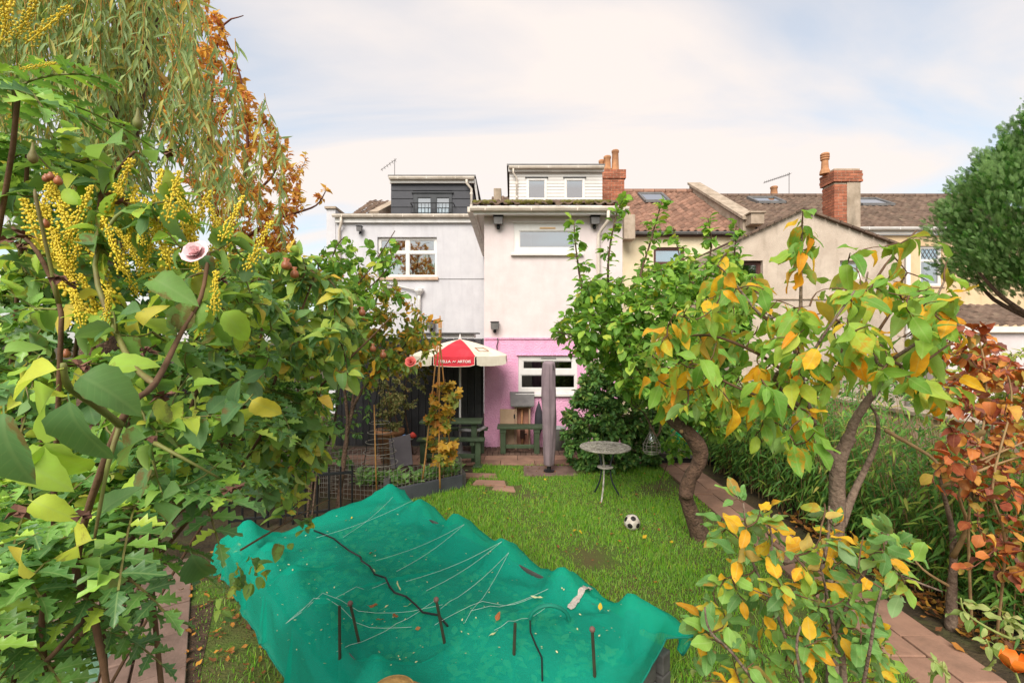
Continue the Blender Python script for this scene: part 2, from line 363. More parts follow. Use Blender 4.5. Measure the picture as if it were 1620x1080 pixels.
def sample(poly, n, d0, d1, seed=0):
    """n points in a volume: outline seen from the garden end, depth between d0 and d1, thinner towards its rim"""
    r = random.Random(seed); us = [p[0] for p in poly]; vs = [p[1] for p in poly]; o = []; cu = sum(us) / len(us); cv = sum(vs) / len(vs)
    hu = (max(us) - min(us)) / 2; hv = (max(vs) - min(vs)) / 2; dm = (d0 + d1) / 2
    while len(o) < n:
        u = r.uniform(min(us), max(us)); v = r.uniform(min(vs), max(vs))
        if not inpoly(u, v, poly): continue
        q = min(1, math.hypot((u - cu) / hu, (v - cv) / hv)); h = (d1 - d0) / 2 * math.sqrt(1 - .75 * q * q)
        o.append(P(u, v, dm + r.uniform(-h, h)))
    return o
def rv(s=1): return Vector((random.gauss(0, s), random.gauss(0, s), random.gauss(0, s)))
def spline(pts, n=4):
    pts = [Vector(p) for p in pts]; o = []
    for i in range(len(pts) - 1):
        p0, p1, p2, p3 = pts[max(i - 1, 0)], pts[i], pts[i + 1], pts[min(i + 2, len(pts) - 1)]
        for k in range(n):
            t = k / n; o.append(.5 * ((2 * p1) + (p2 - p0) * t + (2 * p0 - 5 * p1 + 4 * p2 - p3) * t * t + (3 * p1 - p0 - 3 * p2 + p3) * t ** 3))
    o.append(pts[-1]); return o
def grow(skel, targets, bend=.12, npts=5, maxlen=9):
    """each target is reached by a twig from the nearest wood so far"""
    sk = [tuple(p) for p in skel]; arr = np.array(sk, float); tw = []
    tg = sorted(targets, key=lambda t: float(((arr - np.array(t)) ** 2).sum(1).min()))
    buf = np.zeros((len(sk) + len(tg) * npts, 3)); buf[:len(sk)] = arr; n = len(sk)
    for t in tg:
        dd = ((buf[:n] - np.array(t)) ** 2).sum(1); i = int(dd.argmin()); p = Vector(buf[i]); L = (t - p).length
        if L > maxlen or L < .01: continue
        o = rv(bend * L); o -= (t - p) * (o.dot(t - p) / (L * L)); o.z -= 0.05 * L
        pts = [p.lerp(t, k / (npts - 1)) + o * math.sin(math.pi * k / (npts - 1)) for k in range(npts)]
        tw.append(pts)
        for q in pts[1:]: buf[n] = q; n += 1
    return tw
def leaf_on(L, tw, per=6, size=.08, sd=.2, droop=.3, start=.25, up=1.0, spread=1.0, kinds=12, jitter=.25, pair=False):
    for pts in tw:
        n = len(pts) - 1; sgn = random.choice((-1, 1))
        for j in range(per):
            t = start + (1 - start) * (j + random.random() * .6) / per; t = min(t, 1) * n; i = min(int(t), n - 1); p = pts[i].lerp(pts[i + 1], t - i)
            d = (pts[i + 1] - pts[i]).normalized(); a = random.random() * 6.283; s = d.orthogonal().normalized(); s = s * math.cos(a) + d.cross(s) * math.sin(a)
            for q in ((1, -1) if pair else (1,)):
                dr = d * .55 + s * spread * q + Vector((0, 0, -droop)) + rv(jitter); nn = Vector((0, 0, up)) + rv(.45) + Vector((0, -.25, 0))
                L.add(p, dr, nn, min(size * 1.4, max(size * .4, random.gauss(size, size * sd))), random.randrange(kinds))
def twigs(root, tw, mat, r0=.006, r1=.002, seg=4, name='twigs'):
    b = MB()
    for pts in tw: b.tube(pts, [r0 + (r1 - r0) * i / (len(pts) - 1) for i in range(len(pts))], seg, cap=False)
    return b.build(name, mat, root, smooth=True, kind='stuff')
def limb(root, pts, r0, r1, mat, name='limb', seg=10, n=4, knob=.06):
    sp = spline(pts, n); m = len(sp)
    rad = [(r0 + (r1 - r0) * (i / (m - 1)) ** .8) * (1 + random.uniform(-knob, knob)) for i in range(m)]
    MB().tube(sp, rad, seg).build(name, mat, root, smooth=True); return sp

# ================================================================ THE SETTING: ground, lawn, paths
def struct(o): o['kind'] = 'structure'; return o
struct(MB().add([(-400, -60, 0), (400, -60, 0), (400, 700, 0), (-400, 700, 0)], [(0, 1, 2, 3)]).build('ground', ground_m))
LAWN = [(-3.1, 3.55), (-1.75, 1.2), (2.5, 1.2), (2.55, 7.75), (1.5, 7.85), (-0.62, 7.85), (-0.70, 6.7), (-1.55, 6.2), (-1.75, 5.6), (-2.4, 4.6)]
struct(MB().add([(x, y, .006) for x, y in LAWN], [tuple(range(len(LAWN)))]).build('lawn', lawn_m))
_w = [(-3.05, 3.5), (-1.72, 1.25), (-1.1, 1.25), (-2.45, 3.75)]
struct(MB().add([(x, y, .010) for x, y in _w], [(0, 1, 2, 3)]).build('worn_earth', soil))
# stone strip: patio of slabs, dark pavers along the house, right-hand path, left-hand path, stepping stones
def quad_piece(name, mat, parent, cs, z0, z1, bev=.006):
    c = Vector((sum(p[0] for p in cs) / 4, sum(p[1] for p in cs) / 4, 0)); k = random.uniform(-.006, .006)
    t = [random.uniform(-.004, .004) for _ in range(4)]
    m = MB(); m.add([(x, y, z0) for x, y in cs] + [(x, y, z1 + k + t[i]) for i, (x, y) in enumerate(cs)],
                    [(3, 2, 1, 0), (4, 5, 6, 7), (0, 1, 5, 4), (1, 2, 6, 5), (2, 3, 7, 6), (3, 0, 4, 7)])
    return m.build(name, mat, parent, bevel=bev)
patio = struct(MB().box(-3.2, 3.3, 7.86, 9.18, -.05, .008).build('patio', soil))
def course(parent, name, mat, x0, x1, y0, y1, w, z, gap=.008, off=0):
    x = x0 - off
    while x < x1 - .05:
        a, b = max(x, x0), min(x + w, x1)
        if b - a > .04: quad_piece(name, mat, parent, [(a + gap / 2, y0 + gap / 2), (b - gap / 2, y0 + gap / 2), (b - gap / 2, y1 - gap / 2), (a + gap / 2, y1 - gap / 2)], .0, z)
        x += w
course(patio, 'paving_slab', slab_m, -3.2, 3.3, 7.88, 8.17, .6, .03)
course(patio, 'paving_slab', slab_m, -3.2, 3.3, 8.17, 8.50, .6, .032, off=.3)
course(patio, 'paver', dbrick, -3.2, 3.3, 8.50, 8.84, .105, .03)
course(patio, 'paver', dbrick, -3.2, 3.3, 8.84, 9.18, .105, .031, off=.05)
rpath = struct(MB().box(2.50, 3.11, 1.2, 7.86, -.05, .007).build('garden_path', soil))
y = 1.2; k = 0
while y < 7.8:
    for j, (xa, xb, o) in enumerate(((2.52, 2.80, 0), (2.80, 3.08, .22))):
        ya, yb = y + o + .008, min(y + o + .455, 7.85)
        if yb - ya > .1: quad_piece('paving_slab', slab_m, rpath, [(xa + .006, ya), (xb - .006, ya), (xb - .006, yb), (xa + .006, yb)], -.02, .035)
    y += .465
# left path runs alongside the raised bed
a0, ad_, an = Vector((-3.15, 4.5)), Vector((.56, -.83)), Vector((-.83, -.56))
def lp(s, w): q = a0 + ad_ * s + an * w; return (q.x, q.y)
lpath = struct(MB().slab([lp(0, 0), lp(0, .9), lp(4.2, .9), lp(4.2, 0)][::-1], -.05, .007).build('side_path', soil))
for i in range(9):
    for j in range(3):
        s = i * .46 + (.2 if j % 2 else 0); w = j * .3
        quad_piece('paving_slab', left_slab, lpath, [lp(s + .006, w + .29), lp(s + .452, w + .29), lp(s + .452, w + .006), lp(s + .006, w + .006)], -.02, .035)
for (u, v, d, w, h, lab) in ((757, 753, 0, .62, .2, 'flat stepping stone in the grass nearest the patio slabs'), (775, 765, 0, .5, .2, 'flat stepping stone between the other two in the grass'), (797, 773, 0, .34, .2, 'small stepping stone farthest out in the grass')):
    d = CZ * FPX / (v - 540); x = (u - 810) / FPX * d
    o = quad_piece('stepping_stone', slab_m, None, [(x - w / 2, d - h / 2), (x + w / 2, d - h / 2 - .08), (x + w / 2 - .03, d + h / 2 - .06), (x - w / 2 + .04, d + h / 2)], -.02, .035)
    tag(o, lab, 'stepping stone', 'stepping stones on the lawn')

# ================================================================ HOUSES
def sx(d): return lambda u: (u - 810) / FPX * d
def sz(d): return lambda v: CZ - (v - 540) / FPX * d
def pane_window(root, X0, X1, Z0, Z1, y, fr, fm, panes, gm, depth=.07, sill=None, name='window', room=True, curtains=(), bars=None):
    """frame round real openings; panes = list of (x0,x1,z0,z1) openings; front of frame at y"""
    xs = sorted({X0, X1, *[p[0] for p in panes], *[p[1] for p in panes]}); zs = sorted({Z0, Z1, *[p[2] for p in panes], *[p[3] for p in panes]})
    m = MB()
    for i in range(len(xs) - 1):
        for j in range(len(zs) - 1):
            cx, cz = (xs[i] + xs[i + 1]) / 2, (zs[j] + zs[j + 1]) / 2
            if not any(p[0] < cx < p[1] and p[2] < cz < p[3] for p in panes): m.box(xs[i], xs[i + 1], y, y + depth, zs[j], zs[j + 1])
    w = m.build(name, fm, root)
    for p in panes:
        box('pane', gm, w, p[0] - .01, p[1] + .01, y + depth * .5, y + depth * .5 + .006, p[2] - .01, p[3] + .01)
        b = MB()   # sash bead round the glass
        for (xa, xb, za, zb) in ((p[0], p[1], p[3] - .018, p[3]), (p[0], p[1], p[2], p[2] + .018), (p[0], p[0] + .018, p[2] + .018, p[3] - .018), (p[1] - .018, p[1], p[2] + .018, p[3] - .018)): b.box(xa, xb, y + .012, y + depth * .45, za, zb)
        b.build('sash', fm, w)
    if sill: box('sill', sill, w, X0 - .06, X1 + .06, y - .09, y + .02, Z0 - .06, Z0 - .003, bevel=.008)
    if room: box('dim_room_back', dark_room, w, X0, X1, y + .55, y + .6, Z0, Z1)  # dark panel; the unlit room behind the glass is put into its colour
    for (xa, xb, za, zb, mt) in curtains: box('curtain', mt, w, xa, xb, y + .2, y + .23, za, zb)
    return w
def holed_wall(root, name, mat, X0, X1, Z0, Z1, y, th, holes):
    xs = sorted({X0, X1, *[h[0] for h in holes], *[h[1] for h in holes]}); zs = sorted({Z0, Z1, *[h[2] for h in holes], *[h[3] for h in holes]}); m = MB()
    # merge columns: vertical strips between the holes
    for i in range(len(xs) - 1):
        cx = (xs[i] + xs[i + 1]) / 2; hs = sorted([h for h in holes if h[0] < cx < h[1]], key=lambda h: h[2]); z = Z0
        for h in hs + [(0, 0, Z1, Z1)]:
            if h[2] > z: m.box(xs[i], xs[i + 1], y, y + th, z, h[2])
            z = h[3]
    me = m.build(name, mat, root); return me
def gutter(root, x0, x1, y, z, mat=None, r=.055):
    m = MB(); prof = [(-r, r * .6), (-r * .95, 0), (-r * .5, -r * .7), (r * .5, -r * .7), (r * .95, 0), (r, r * .6), (r * .85, r * .6), (r * .8, .1 * r), (-r * .8, .1 * r), (-r * .85, r * .6)]
    n = len(prof); vs = [(x0, y + a, z + b) for a, b in prof] + [(x1, y + a, z + b) for a, b in prof]
    m.add(vs, [tuple(range(n)), tuple(range(2 * n - 1, n - 1, -1))] + [(i, (i + 1) % n, (i + 1) % n + n, i + n) for i in range(n)])
    g = m.build('gutter', mat or gutter_m, root, smooth=False); b = MB(); x = x0 + .3
    while x < x1: b.box(x - .012, x + .012, y - r - .006, y + r, z - r * .75, z + r * .66); x += .9
    b.build('bracket', mat or gutter_m, g); return g
def downpipe(root, pts, r=.034, mat=None, coll=True):
    o = MB().tube(pts, r, 10).build('downpipe', mat or gutter_m, root, smooth=True)
    if coll:
        p = Vector(pts[-1]); q = Vector(pts[-2])
        for t in (.15, .55): c = q.lerp(p, t); MB().lathe(c, [(r * 1.25, -.03), (r * 1.25, .03)], 10).build('collar', mat or gutter_m, o)
    return o
def tile_roof(root, name, mat, X0, X1, y0, z0, y1, z1, tw=.2, n=17, amp=.035):
    """overlapping pantiles, each with its own edges, lip and tilt"""
    nx = int((X1 - X0) / tw); w = (X1 - X0) / nx; sl = math.atan2(z1 - z0, y1 - y0); L = math.hypot(y1 - y0, z1 - z0) / n
    sy, syz = math.cos(sl), math.sin(sl); prof = [(0, 0), (.22, -.35), (.45, -.2), (.68, .75), (.85, 1), (1.06, .25)]
    V = []; 
    for (along, lift) in ((0, -.012), (0, .022), (1.12, .0)):
        for (px, pz) in prof: V.append((px * w, along * L * sy - (pz * amp + lift) * syz, along * L * syz + (pz * amp + lift) * sy))
    F = [(r_ * 6 + i, r_ * 6 + i + 1, (r_ + 1) * 6 + i + 1, (r_ + 1) * 6 + i) for r_ in range(2) for i in range(5)]
    pos = np.array([(X0 + i * w, y0 + (y1 - y0) * j / n, z0 + (z1 - z0) * j / n) for j in range(n) for i in range(nx)])
    V = np.array(V)[None] + pos[:, None] + rng.normal(0, .006, (len(pos), 1, 3))
    return joined(name, [(V, np.array(F), np.zeros((18, 2)))], mat, root, smooth=False)
def bricks(root, X0, X1, y0, y1, Z0, Z1, bl=.22, bh=.075, mats=(None, None)):
    core = box('core', mortar, root, X0 + .008, X1 - .008, y0 + .008, y1 - .008, Z0, Z1 - .004); pos = []
    m = MB(); z = Z0; r_ = 0
    while z < Z1 - .02:
        zt = min(z + bh - .012, Z1)
        for (a0_, a1_, fixed, ax) in ((X0, X1, y0, 0), (y0 + .11, y1, X0, 1), (y0 + .11, y1, X1 - .1, 1)):
            x = a0_ - (bl / 2 if r_ % 2 else 0)
            while x < a1_ - .02:
                p, q = max(x, a0_), min(x + bl - .012, a1_); j = random.uniform(-.003, .003)
                if q - p > .03:
                    if ax == 0: m.box(p, q, fixed + j, fixed + .1, z, zt)
                    else: m.box(fixed + (j if fixed == X0 else 0), fixed + .1 + (j if fixed != X0 else 0), p, q, z, zt)
                x += bl
        z += bh; r_ += 1
    return m.build('brickwork', brick_m, root, kind='stuff')
def pot(root, x, y, z, h, r, mat=None):
    return MB().lathe((x, y, z), [(r * 1.15, 0), (r * 1.15, .06), (r, .09), (r * .86, h - .1), (r * 1.0, h - .08), (r * 1.02, h - .02), (r * .85, h), (r * .7, h), (r * .7, h - .2)], 14).build('chimney_pot', mat or terracotta, root, smooth=True)
def aerial(loc, label, arms, group='television aerials on the roofs'):
    t = thing('tv_aerial', label, 'aerial', loc, group); x, y, z = loc
    MB().tube([(x, y, z), (x, y, z + arms['h'])], .012, 6).build('mast', lead, t)
    a, b = arms['boom']; p = Vector((x, y, z + arms['h'] * .9)); A, B = p + Vector(a), p + Vector(b)
    MB().tube([A, B], .009, 5).build('boom', lead, t)
    n = arms.get('n', 9)
    for i in range(n):
        c = A.lerp(B, (i + .5) / n); s = .1 + .05 * (i / n); e = MB().tube([c - Vector((0, s, .02)), c + Vector((0, s, -.02))], .005, 4).tube([c - Vector((.0, 0, .05)), c + Vector((0, 0, .05))], .005, 4)
        e.build('element', lead, t)
    return t

# ---- pink-and-white house in the middle (rear extension, main roof dormer, chimney)
D = 9.2; X, Z = sx(D), sz(D)
pk = thing('house', 'house with a pink painted ground floor and plain white upper floor', 'house', (0.8, 9.2, 0))
XL, XR = X(766), X(985); ZT = 4.84; ZP = Z(534)
lw = (X(820), X(913.5), Z(622), Z(563)); uw = (X(813), X(918), Z(400), Z(353))
holed_wall(pk, 'lower_wall', pink_wall, XL, XR, -.1, ZP - .03, 9.2, .3, [lw])
holed_wall(pk, 'upper_wall', white_wall, XL, XR, ZP, ZT, 9.215, .3, [uw])
MB().box(XL, XR, 9.17, 9.5, ZP - .028, ZP - .002).build('ledge', pink_wall, pk)
box('side_wall', white_wall, pk, XL + .002, XL + .25, 9.52, 13.6, -.1, ZT - .004)
box('side_wall', white_wall, pk, XR - .25, XR - .002, 9.52, 13.6, -.1, ZT - .004)
pane_window(pk, *lw, 9.225, .07, upvc, [(X(827), X(906), Z(584), Z(570.5)), (X(824), X(910), Z(614), Z(592.5))], pane_dark, sill=upvc, curtains=[(X(826), X(838), Z(613), Z(594), curtain_m)])
box('lintel_trim', pink_wall, pk, lw[0] - .04, lw[1] + .04, 9.165, 9.2, lw[3] + .012, lw[3] + .035)
MB().box(X(856), X(880), 9.215, 9.224, Z(567.5), Z(566)).build('vent', lead, pk)
pane_window(pk, *uw, 9.235, .08, upvc, [(X(821.5), X(910.5), Z(391.5), Z(364))], pane_m, sill=upvc, curtains=[(X(822), X(842), Z(392), Z(364), curtain_m), (X(896), X(905), Z(391.5), Z(379), lamp_m)])
box('vent', lamp_m, pk, X(854), X(879), 9.222, 9.234, Z(361.5), Z(359))
box('lintel_trim', upvc, pk, uw[0] - .03, uw[1] + .03, 9.19, 9.214, uw[3] + .01, uw[3] + .03)
box('soffit', upvc, pk, XL - .2, XR + .03, 8.99, 9.214, ZT - .16, ZT - .13)
box('fascia', upvc, pk, XL - .2, XR + .03, 8.965, 8.989, ZT - .19, ZT - .02)
gutter(pk, XL - .26, XR + .05, 8.91, 4.745)
gs = MB()
for a, b in (((XL - .26, 8.95, 4.745), (XL - .26, 13.6, 4.745)),): gs.bar(a, b, .11, .1); gs.bar((a[0] + .1, a[1] + .02, 4.72), (b[0] + .1, b[1], 4.72), .04, .17); gs.bar((a[0] + .2, a[1] + .05, 4.68), (b[0] + .2, b[1], 4.68), .16, .02)
gs.build('side_gutter', gutter_m, pk)
downpipe(pk, [(X(957.5), 8.9, 4.7), (X(957.5), 8.9, 4.52), (X(950), 9.1, 4.38), (X(946.5), 9.15, 4.3), (X(946.5), 9.15, 2.3), (X(946.5), 9.12, 2.15), (X(946.5), 9.12, .1)])
MB().bar((XL + .75, 8.96, 4.87), (XL + .75, 13.5, 6.33), 0.01, .01).build('roof_batten', lead, pk)
rs = MB(); rs.add([(XL - .2, 8.97, 4.83), (XR + .03, 8.97, 4.83), (XR + .03, 13.6, 6.30), (XL - .2, 13.6, 6.30)], [(0, 1, 2, 3)]); rs.build('roof_deck', lead, pk)
tile_roof(pk, 'roof_tiles', brown_tile, XL - .2, XR + .03, 8.94, 4.86, 13.6, 6.33, .2, 20)
# clumps of moss along the eaves
mm = MB()
for i in range(420):
    x = random.uniform(XL - .2, XR + .02); a = abs(random.gauss(0, .28)) ; y = 8.95 + a; r_ = random.uniform(.025, .075)
    if math.sin(x * 5.1) + math.sin(x * 11.3 + 1) < -1.1: continue
    mm.lathe((x, y, 4.88 + a * .315), [(r_ * .6, -.03), (r_ * random.uniform(.9, 1.2), 0), (r_ * .8, r_ * .5), (r_ * .3, r_ * .75)], 7)
mm.build('moss', moss, pk, smooth=True, kind='stuff')
# dormer
Dd = 14.0; X, Z = sx(Dd), sz(Dd); DX0, DX1, DZ0, DZ1 = X(806), X(953), 6.0, Z(270)
w1, w2 = (X(833), X(865), Z(317), Z(282)), (X(893), X(925), Z(317), Z(282))
dm = holed_wall(pk, 'dormer', white_clad, DX0, DX1, DZ0, DZ1, Dd + .02, .15, [w1, w2])
m = MB(); z = DZ0
while z < DZ1 - .02:
    for (xa, xb) in ((DX0, DX1),) if z > w1[3] or z + .1 < w1[2] else ((DX0, w1[0]), (w1[1], w2[0]), (w2[1], DX1)):
        m.add([(xa, Dd + .012, z), (xb, Dd + .012, z), (xb, Dd, z + .012), (xa, Dd, z + .012), (xa, Dd + .012, z + .1), (xb, Dd + .012, z + .1)], [(0, 1, 2, 3), (3, 2, 5, 4)])
    z += .1
m.build('cladding', white_clad, dm, kind='stuff')
for w in (w1, w2): pane_window(pk, *w, Dd - .02, .06, upvc, [(w[0] + .055, w[1] - .055, w[2] + .06, w[3] - .06)], pane_m)
for w in (w1, w2): MB().box(w[0] - .04, w[1] + .04, Dd - .05, Dd, w[3] + .005, w[3] + .03).build('drip_rail', dark_frame, dm)
box('dormer_cheek', lead, pk, DX0, DX0 + .1, Dd + .18, 17, DZ0, DZ1 - .01)
box('dormer_fascia', upvc, pk, DX0 - .03, DX1 + .03, Dd - .1, Dd - .02, DZ1 - .06, DZ1 + .1)
box('dormer_roof', lead, pk, DX0 - .08, DX1 + .06, Dd - .13, 17.2, DZ1 + .102, DZ1 + .16)
gutter(pk, DX0 - .02, DX1 + .02, Dd - .17, DZ1 + .04)
downpipe(pk, [(X(812), Dd - .17, DZ1), (X(812), Dd - .15, DZ1 - .12), (X(817.5), Dd - .05, DZ1 - .25), (X(817.5), Dd - .05, 6.1)], .03)
# main roof of that house, ridge, brick chimney, far stack
tile_roof(pk, 'main_roof_tiles', brown_tile, -0.75, 3.28, 13.4, 5.25, 17, 7.55, .22, 16)
MB().add([(-.75, 13.5, 5.22), (3.28, 13.5, 5.22), (3.28, 17.05, 7.5), (-.75, 17.05, 7.5)], [(0, 1, 2, 3)]).build('main_roof_deck', lead, pk)
box('main_wall', white_wall, pk, -.75, 3.27, 13.62, 13.9, 0, 5.3)
Dc = 15.2; X, Z = sx(Dc), sz(Dc)
ch = box('chimney', mortar, pk, X(953), X(986.5), Dc, Dc + .7, 6.2, Z(271))
bricks(ch, X(952.5) - .012, X(987) + .012, Dc - .015, Dc + .71, 6.2, Z(283)); 
bricks(ch, X(951) - .03, X(988.5) + .03, Dc - .05, Dc + .74, Z(282.5), Z(268.5))
pot(pk, X(956), Dc + .4, Z(268.5), Z(246) - Z(268.5), .115); pot(pk, X(962), Dc + .12, Z(268.5), Z(245) - Z(268.5), .125); pot(pk, X(975.5), Dc + .2, Z(268.5), Z(234) - Z(268.5), .125)
box('far_stack', stone, pk, sx(15)(781), sx(15)(793), 15, 15.5, 5.8, sz(15)(297.5), bevel=.02)
# security floodlights
def flood(loc, label, tilt=.3, scale=1.0, group='security lights on the house walls'):
    t = thing('security_light', label, 'security light', loc, group); x, y, z = loc; s = scale
    MB().box(x - .03 * s, x + .03 * s, y - .01, y + .03, z - .05 * s, z + .05 * s).build('back_plate', dark_metal, t, bevel=.004)
    h = MB(); h.add([(x - .09 * s, y - .05 * s, z), (x + .09 * s, y - .05 * s, z), (x + .075 * s, y - .16 * s, z - .02 * s), (x - .075 * s, y - .16 * s, z - .02 * s),
                     (x - .09 * s, y - .03 * s, z + .14 * s), (x + .09 * s, y - .03 * s, z + .14 * s), (x + .09 * s, y - .17 * s, z + .12 * s), (x - .09 * s, y - .17 * s, z + .12 * s)],
                    [(3, 2, 1, 0), (4, 5, 6, 7), (0, 1, 5, 4), (1, 2, 6, 5), (2, 3, 7, 6), (3, 0, 4, 7)]); h.build('lamp_head', lead, t, bevel=.006)
    MB().box(x - .1 * s, x + .1 * s, y - .18 * s, y - .02 * s, z + .141 * s, z + .16 * s).build('hood', dark_metal, t, bevel=.004)
    MB().lathe((x, y - .05 * s, z - .1 * s), [(.012 * s, 0), (.035 * s, .015), (.035 * s, .05 * s), (.02 * s, .09 * s)], 10).build('sensor', dark_metal, t, smooth=True)
    MB().tube([(x, y + .005, z), (x, y - .05 * s, z + .03 * s)], .014 * s, 6).build('arm', dark_metal, t)
    return t
X, Z = sx(9.2), sz(9.2)
flood((X(788.5), 9.2, Z(356)), 'grey security light at the top of the white wall, near its side gutter', scale=1.05)
flood((X(940), 9.2, Z(356)), 'grey security light on the white wall close to the downpipe', scale=1.0)
flood((X(783), 9.2, Z(520)), 'dark security light just above the pink paint, beside the parasol', scale=.9)
MB().tube([(X(789), 9.2, Z(351)), (X(792), 9.2, Z(346)), (X(795.5), 9.2, Z(336))], .008, 5).build('cable', dark_metal, pk)
MB().tube([(X(787), 9.16, Z(535)), (X(788), 9.14, Z(540)), (X(786), 9.14, Z(547)), (X(786.5), 9.15, Z(553))], .012, 5).build('cable', dark_metal, pk)

# ---- grey rendered house on the left with the black dormer
D = 13.65; X, Z = sx(D), sz(D)
gy = thing('house', 'pale grey rendered house with a black boarded dormer', 'house', (-3.2, 13.65, 0))
XL, XR, ZT = X(531), -.80, Z(350); gw = (X(597), X(691), Z(438), Z(375))
holed_wall(gy, 'wall', grey_wall, XL, XR + .25, 0, ZT, D, .3, [gw])
box('parapet', grey_wall, gy, X(517), X(531), D - .02, D + 5, 0, Z(331)); box('parapet_cap', stone, gy, X(516) - .02, X(531) + .03, D - .08, D + 5, Z(331) + .002, Z(327.5))
mx_ = (gw[0] + gw[1]) / 2; zt_ = Z(399)
pane_window(gy, *gw, D + .08, .07, upvc, [(gw[0] + .08, mx_ - .06, zt_ + .05, gw[3] - .07), (mx_ + .06, gw[1] - .08, zt_ + .05, gw[3] - .07), (gw[0] + .05, mx_ - .04, gw[2] + .06, zt_ - .03), (mx_ + .04, gw[1] - .05, gw[2] + .06, zt_ - .03)], pane_m,
            curtains=[(gw[0] + .06, mx_ - .3, gw[3] - .75, gw[3], curtain_m), (mx_ - .1, gw[1] - .1, gw[3] - .62, gw[3], curtain_m)])
box('window_sill', sill_stone, gy, gw[0] + .02, gw[1] + .05, D - .07, D + .1, gw[2] - .1, gw[2] - .003, bevel=.01)
box('fascia', upvc, gy, XL + .02, XR, D - .1, D - .01, ZT - .06, ZT + .13); gutter(gy, XL - .03, XR, D - .17, ZT + .12, r=.065)
box('eaves_sheet', lead, gy, XL - .02, XR, D - .12, D + 1.2, ZT + .14, ZT + .2)
MB().box(X(692), X(766), D - .012, D, Z(441.6), Z(440.9)).build('crack_line', lead, gy)  # thin dark strip laid on the wall to draw the crack line
downpipe(gy, [(X(543), D - .17, ZT + .07), (X(543), D - .16, ZT - .1), (X(538), D - .06, ZT - .28), (X(538), D - .06, .2)], .04)
hp = MB().lathe((X(664), D - .1, Z(468)), [(.05, 0), (.12, .1), (.14, .13), (.14, .2), (.11, .2)], 8).build('hopper', upvc, gy)
downpipe(gy, [(X(664), D - .1, Z(466)), (X(664), D - .06, Z(475)), (X(664), D - .06, .2)], .05, upvc)
MB().tube([(X(606), D - .05, Z(446.5)), (X(658), D - .08, Z(459.5))], .025, 8).build('waste_pipe', upvc, gy, smooth=True)
box('lean_to_top', upvc, gy, -2.3, -.9, 10.8, 11.3, 2.24, 2.33); MB().box(-2.4, -.8, 10.7, 11.4, 2.331, 2.36).build('lean_to_roof', lead, gy)
Dd = 14.5; X, Z = sx(Dd), sz(Dd)
dX0, dX1, dZ0, dZ1 = X(618.5), X(745), 5.9, Z(290); dr = (X(654), X(715), Z(345), Z(306))
for (a, b, c, e) in ((dX0, dr[0], dZ0, dZ1), (dr[1], dX1, dZ0, dZ1), (dr[0], dr[1], dr[3], dZ1), (dr[0], dr[1], dZ0, dr[2])): box('dormer_wall', black_clad, gy, a, b, Dd + .03, Dd + .2, c, e)
z = dZ0; k = 0
while z < dZ1 - .02:
    zt = min(z + .262, dZ1); segs = ((dX0, dX1),) if z > dr[3] - .1 else ((dX0, dr[0] - .01), (dr[1] + .01, dX1))
    for a, b in segs: MB().add([(a, Dd + .03, z), (b, Dd + .03, z), (a, Dd, z + .004), (b, Dd, z + .004), (a, Dd + .012, zt - .012), (b, Dd + .012, zt - .012), (a, Dd + .03, zt - .010), (b, Dd + .03, zt - .010)], [(0, 1, 3, 2), (2, 3, 5, 4), (4, 5, 7, 6), (0, 2, 4, 6), (1, 7, 5, 3)]).build('cladding_board', black_clad, gy)
    z += .265
xm = (dr[0] + dr[1]) / 2
pane_window(gy, *dr, Dd - .02, .07, dark_frame, [(X(660.5), X(682), Z(343), Z(312.5)), (X(690.5), X(711), Z(343), Z(312.5))], pane_m, name='french_door', curtains=[(X(660), X(682), Z(343), Z(312.5), curtain_m), (X(690), X(711), Z(343), Z(312.5), curtain_m)])
box('drip_rail', dark_frame, gy, dr[0] - .05, dr[1] + .05, Dd - .06, Dd - .002, dr[3] + .002, dr[3] + .04)
bl = MB().tube([(X(652), Dd - .25, Z(325)), (X(719), Dd - .25, Z(325))], .014, 6).tube([(X(652), Dd - .25, Z(325)), (X(652), Dd, Z(325))], .014, 6).tube([(X(719), Dd - .25, Z(325)), (X(719), Dd, Z(325))], .014, 6).tube([(X(653), Dd - .25, Z(340)), (X(718), Dd - .25, Z(340))], .012, 6).build('balcony_rail', dark_metal, gy)
for i in range(13): x = X(653 + 65 * i / 12); MB().tube([(x, Dd - .25, Z(325)), (x, Dd - .25, Z(340))], .008, 5).build('baluster', dark_metal, bl)
box('dormer_cheek', black_clad, gy, dX1 - .1, dX1, Dd + .2, 17, dZ0, dZ1); box('dormer_cheek', black_clad, gy, dX0, dX0 + .1, Dd + .2, 17, dZ0, dZ1)
box('dormer_fascia', upvc, gy, dX0 - .02, dX1 + .12, Dd - .1, Dd - .01, dZ1 - .02, dZ1 + .16); box('dormer_roof', lead, gy, dX0 - .06, dX1 + .16, Dd - .14, 17.1, dZ1 + .162, dZ1 + .22)
gutter(gy, dX0 - .02, dX1 + .12, Dd - .17, dZ1 + .11, r=.06)
downpipe(gy, [(X(739), Dd - .17, dZ1 + .06), (X(739), Dd - .16, dZ1 - .05), (X(746), Dd - .06, dZ1 - .2), (X(746), Dd - .06, 6)], .04)
MB().bar((X(751), Dd - .05, dZ1 + .12), (X(757), Dd + .05, Z(328)), .05, .05).build('verge_trim', upvc, gy)
tile_roof(gy, 'roof_tiles', brown_tile, XL, XR - .1, 13.9, 5.75, 17, 7.4, .22, 14)
cp = MB().bar((X(597), 14.2, Z(346)), (X(597) + .25, 17, 7.42), .3, .3).build('coping', stone, gy)
aerial((X(620.5), Dd + .3, dZ1 + .22), 'small television aerial beside the black dormer', {'h': .62, 'boom': ((-.45, 0, -.25), (.06, 0, .12)), 'n': 6})
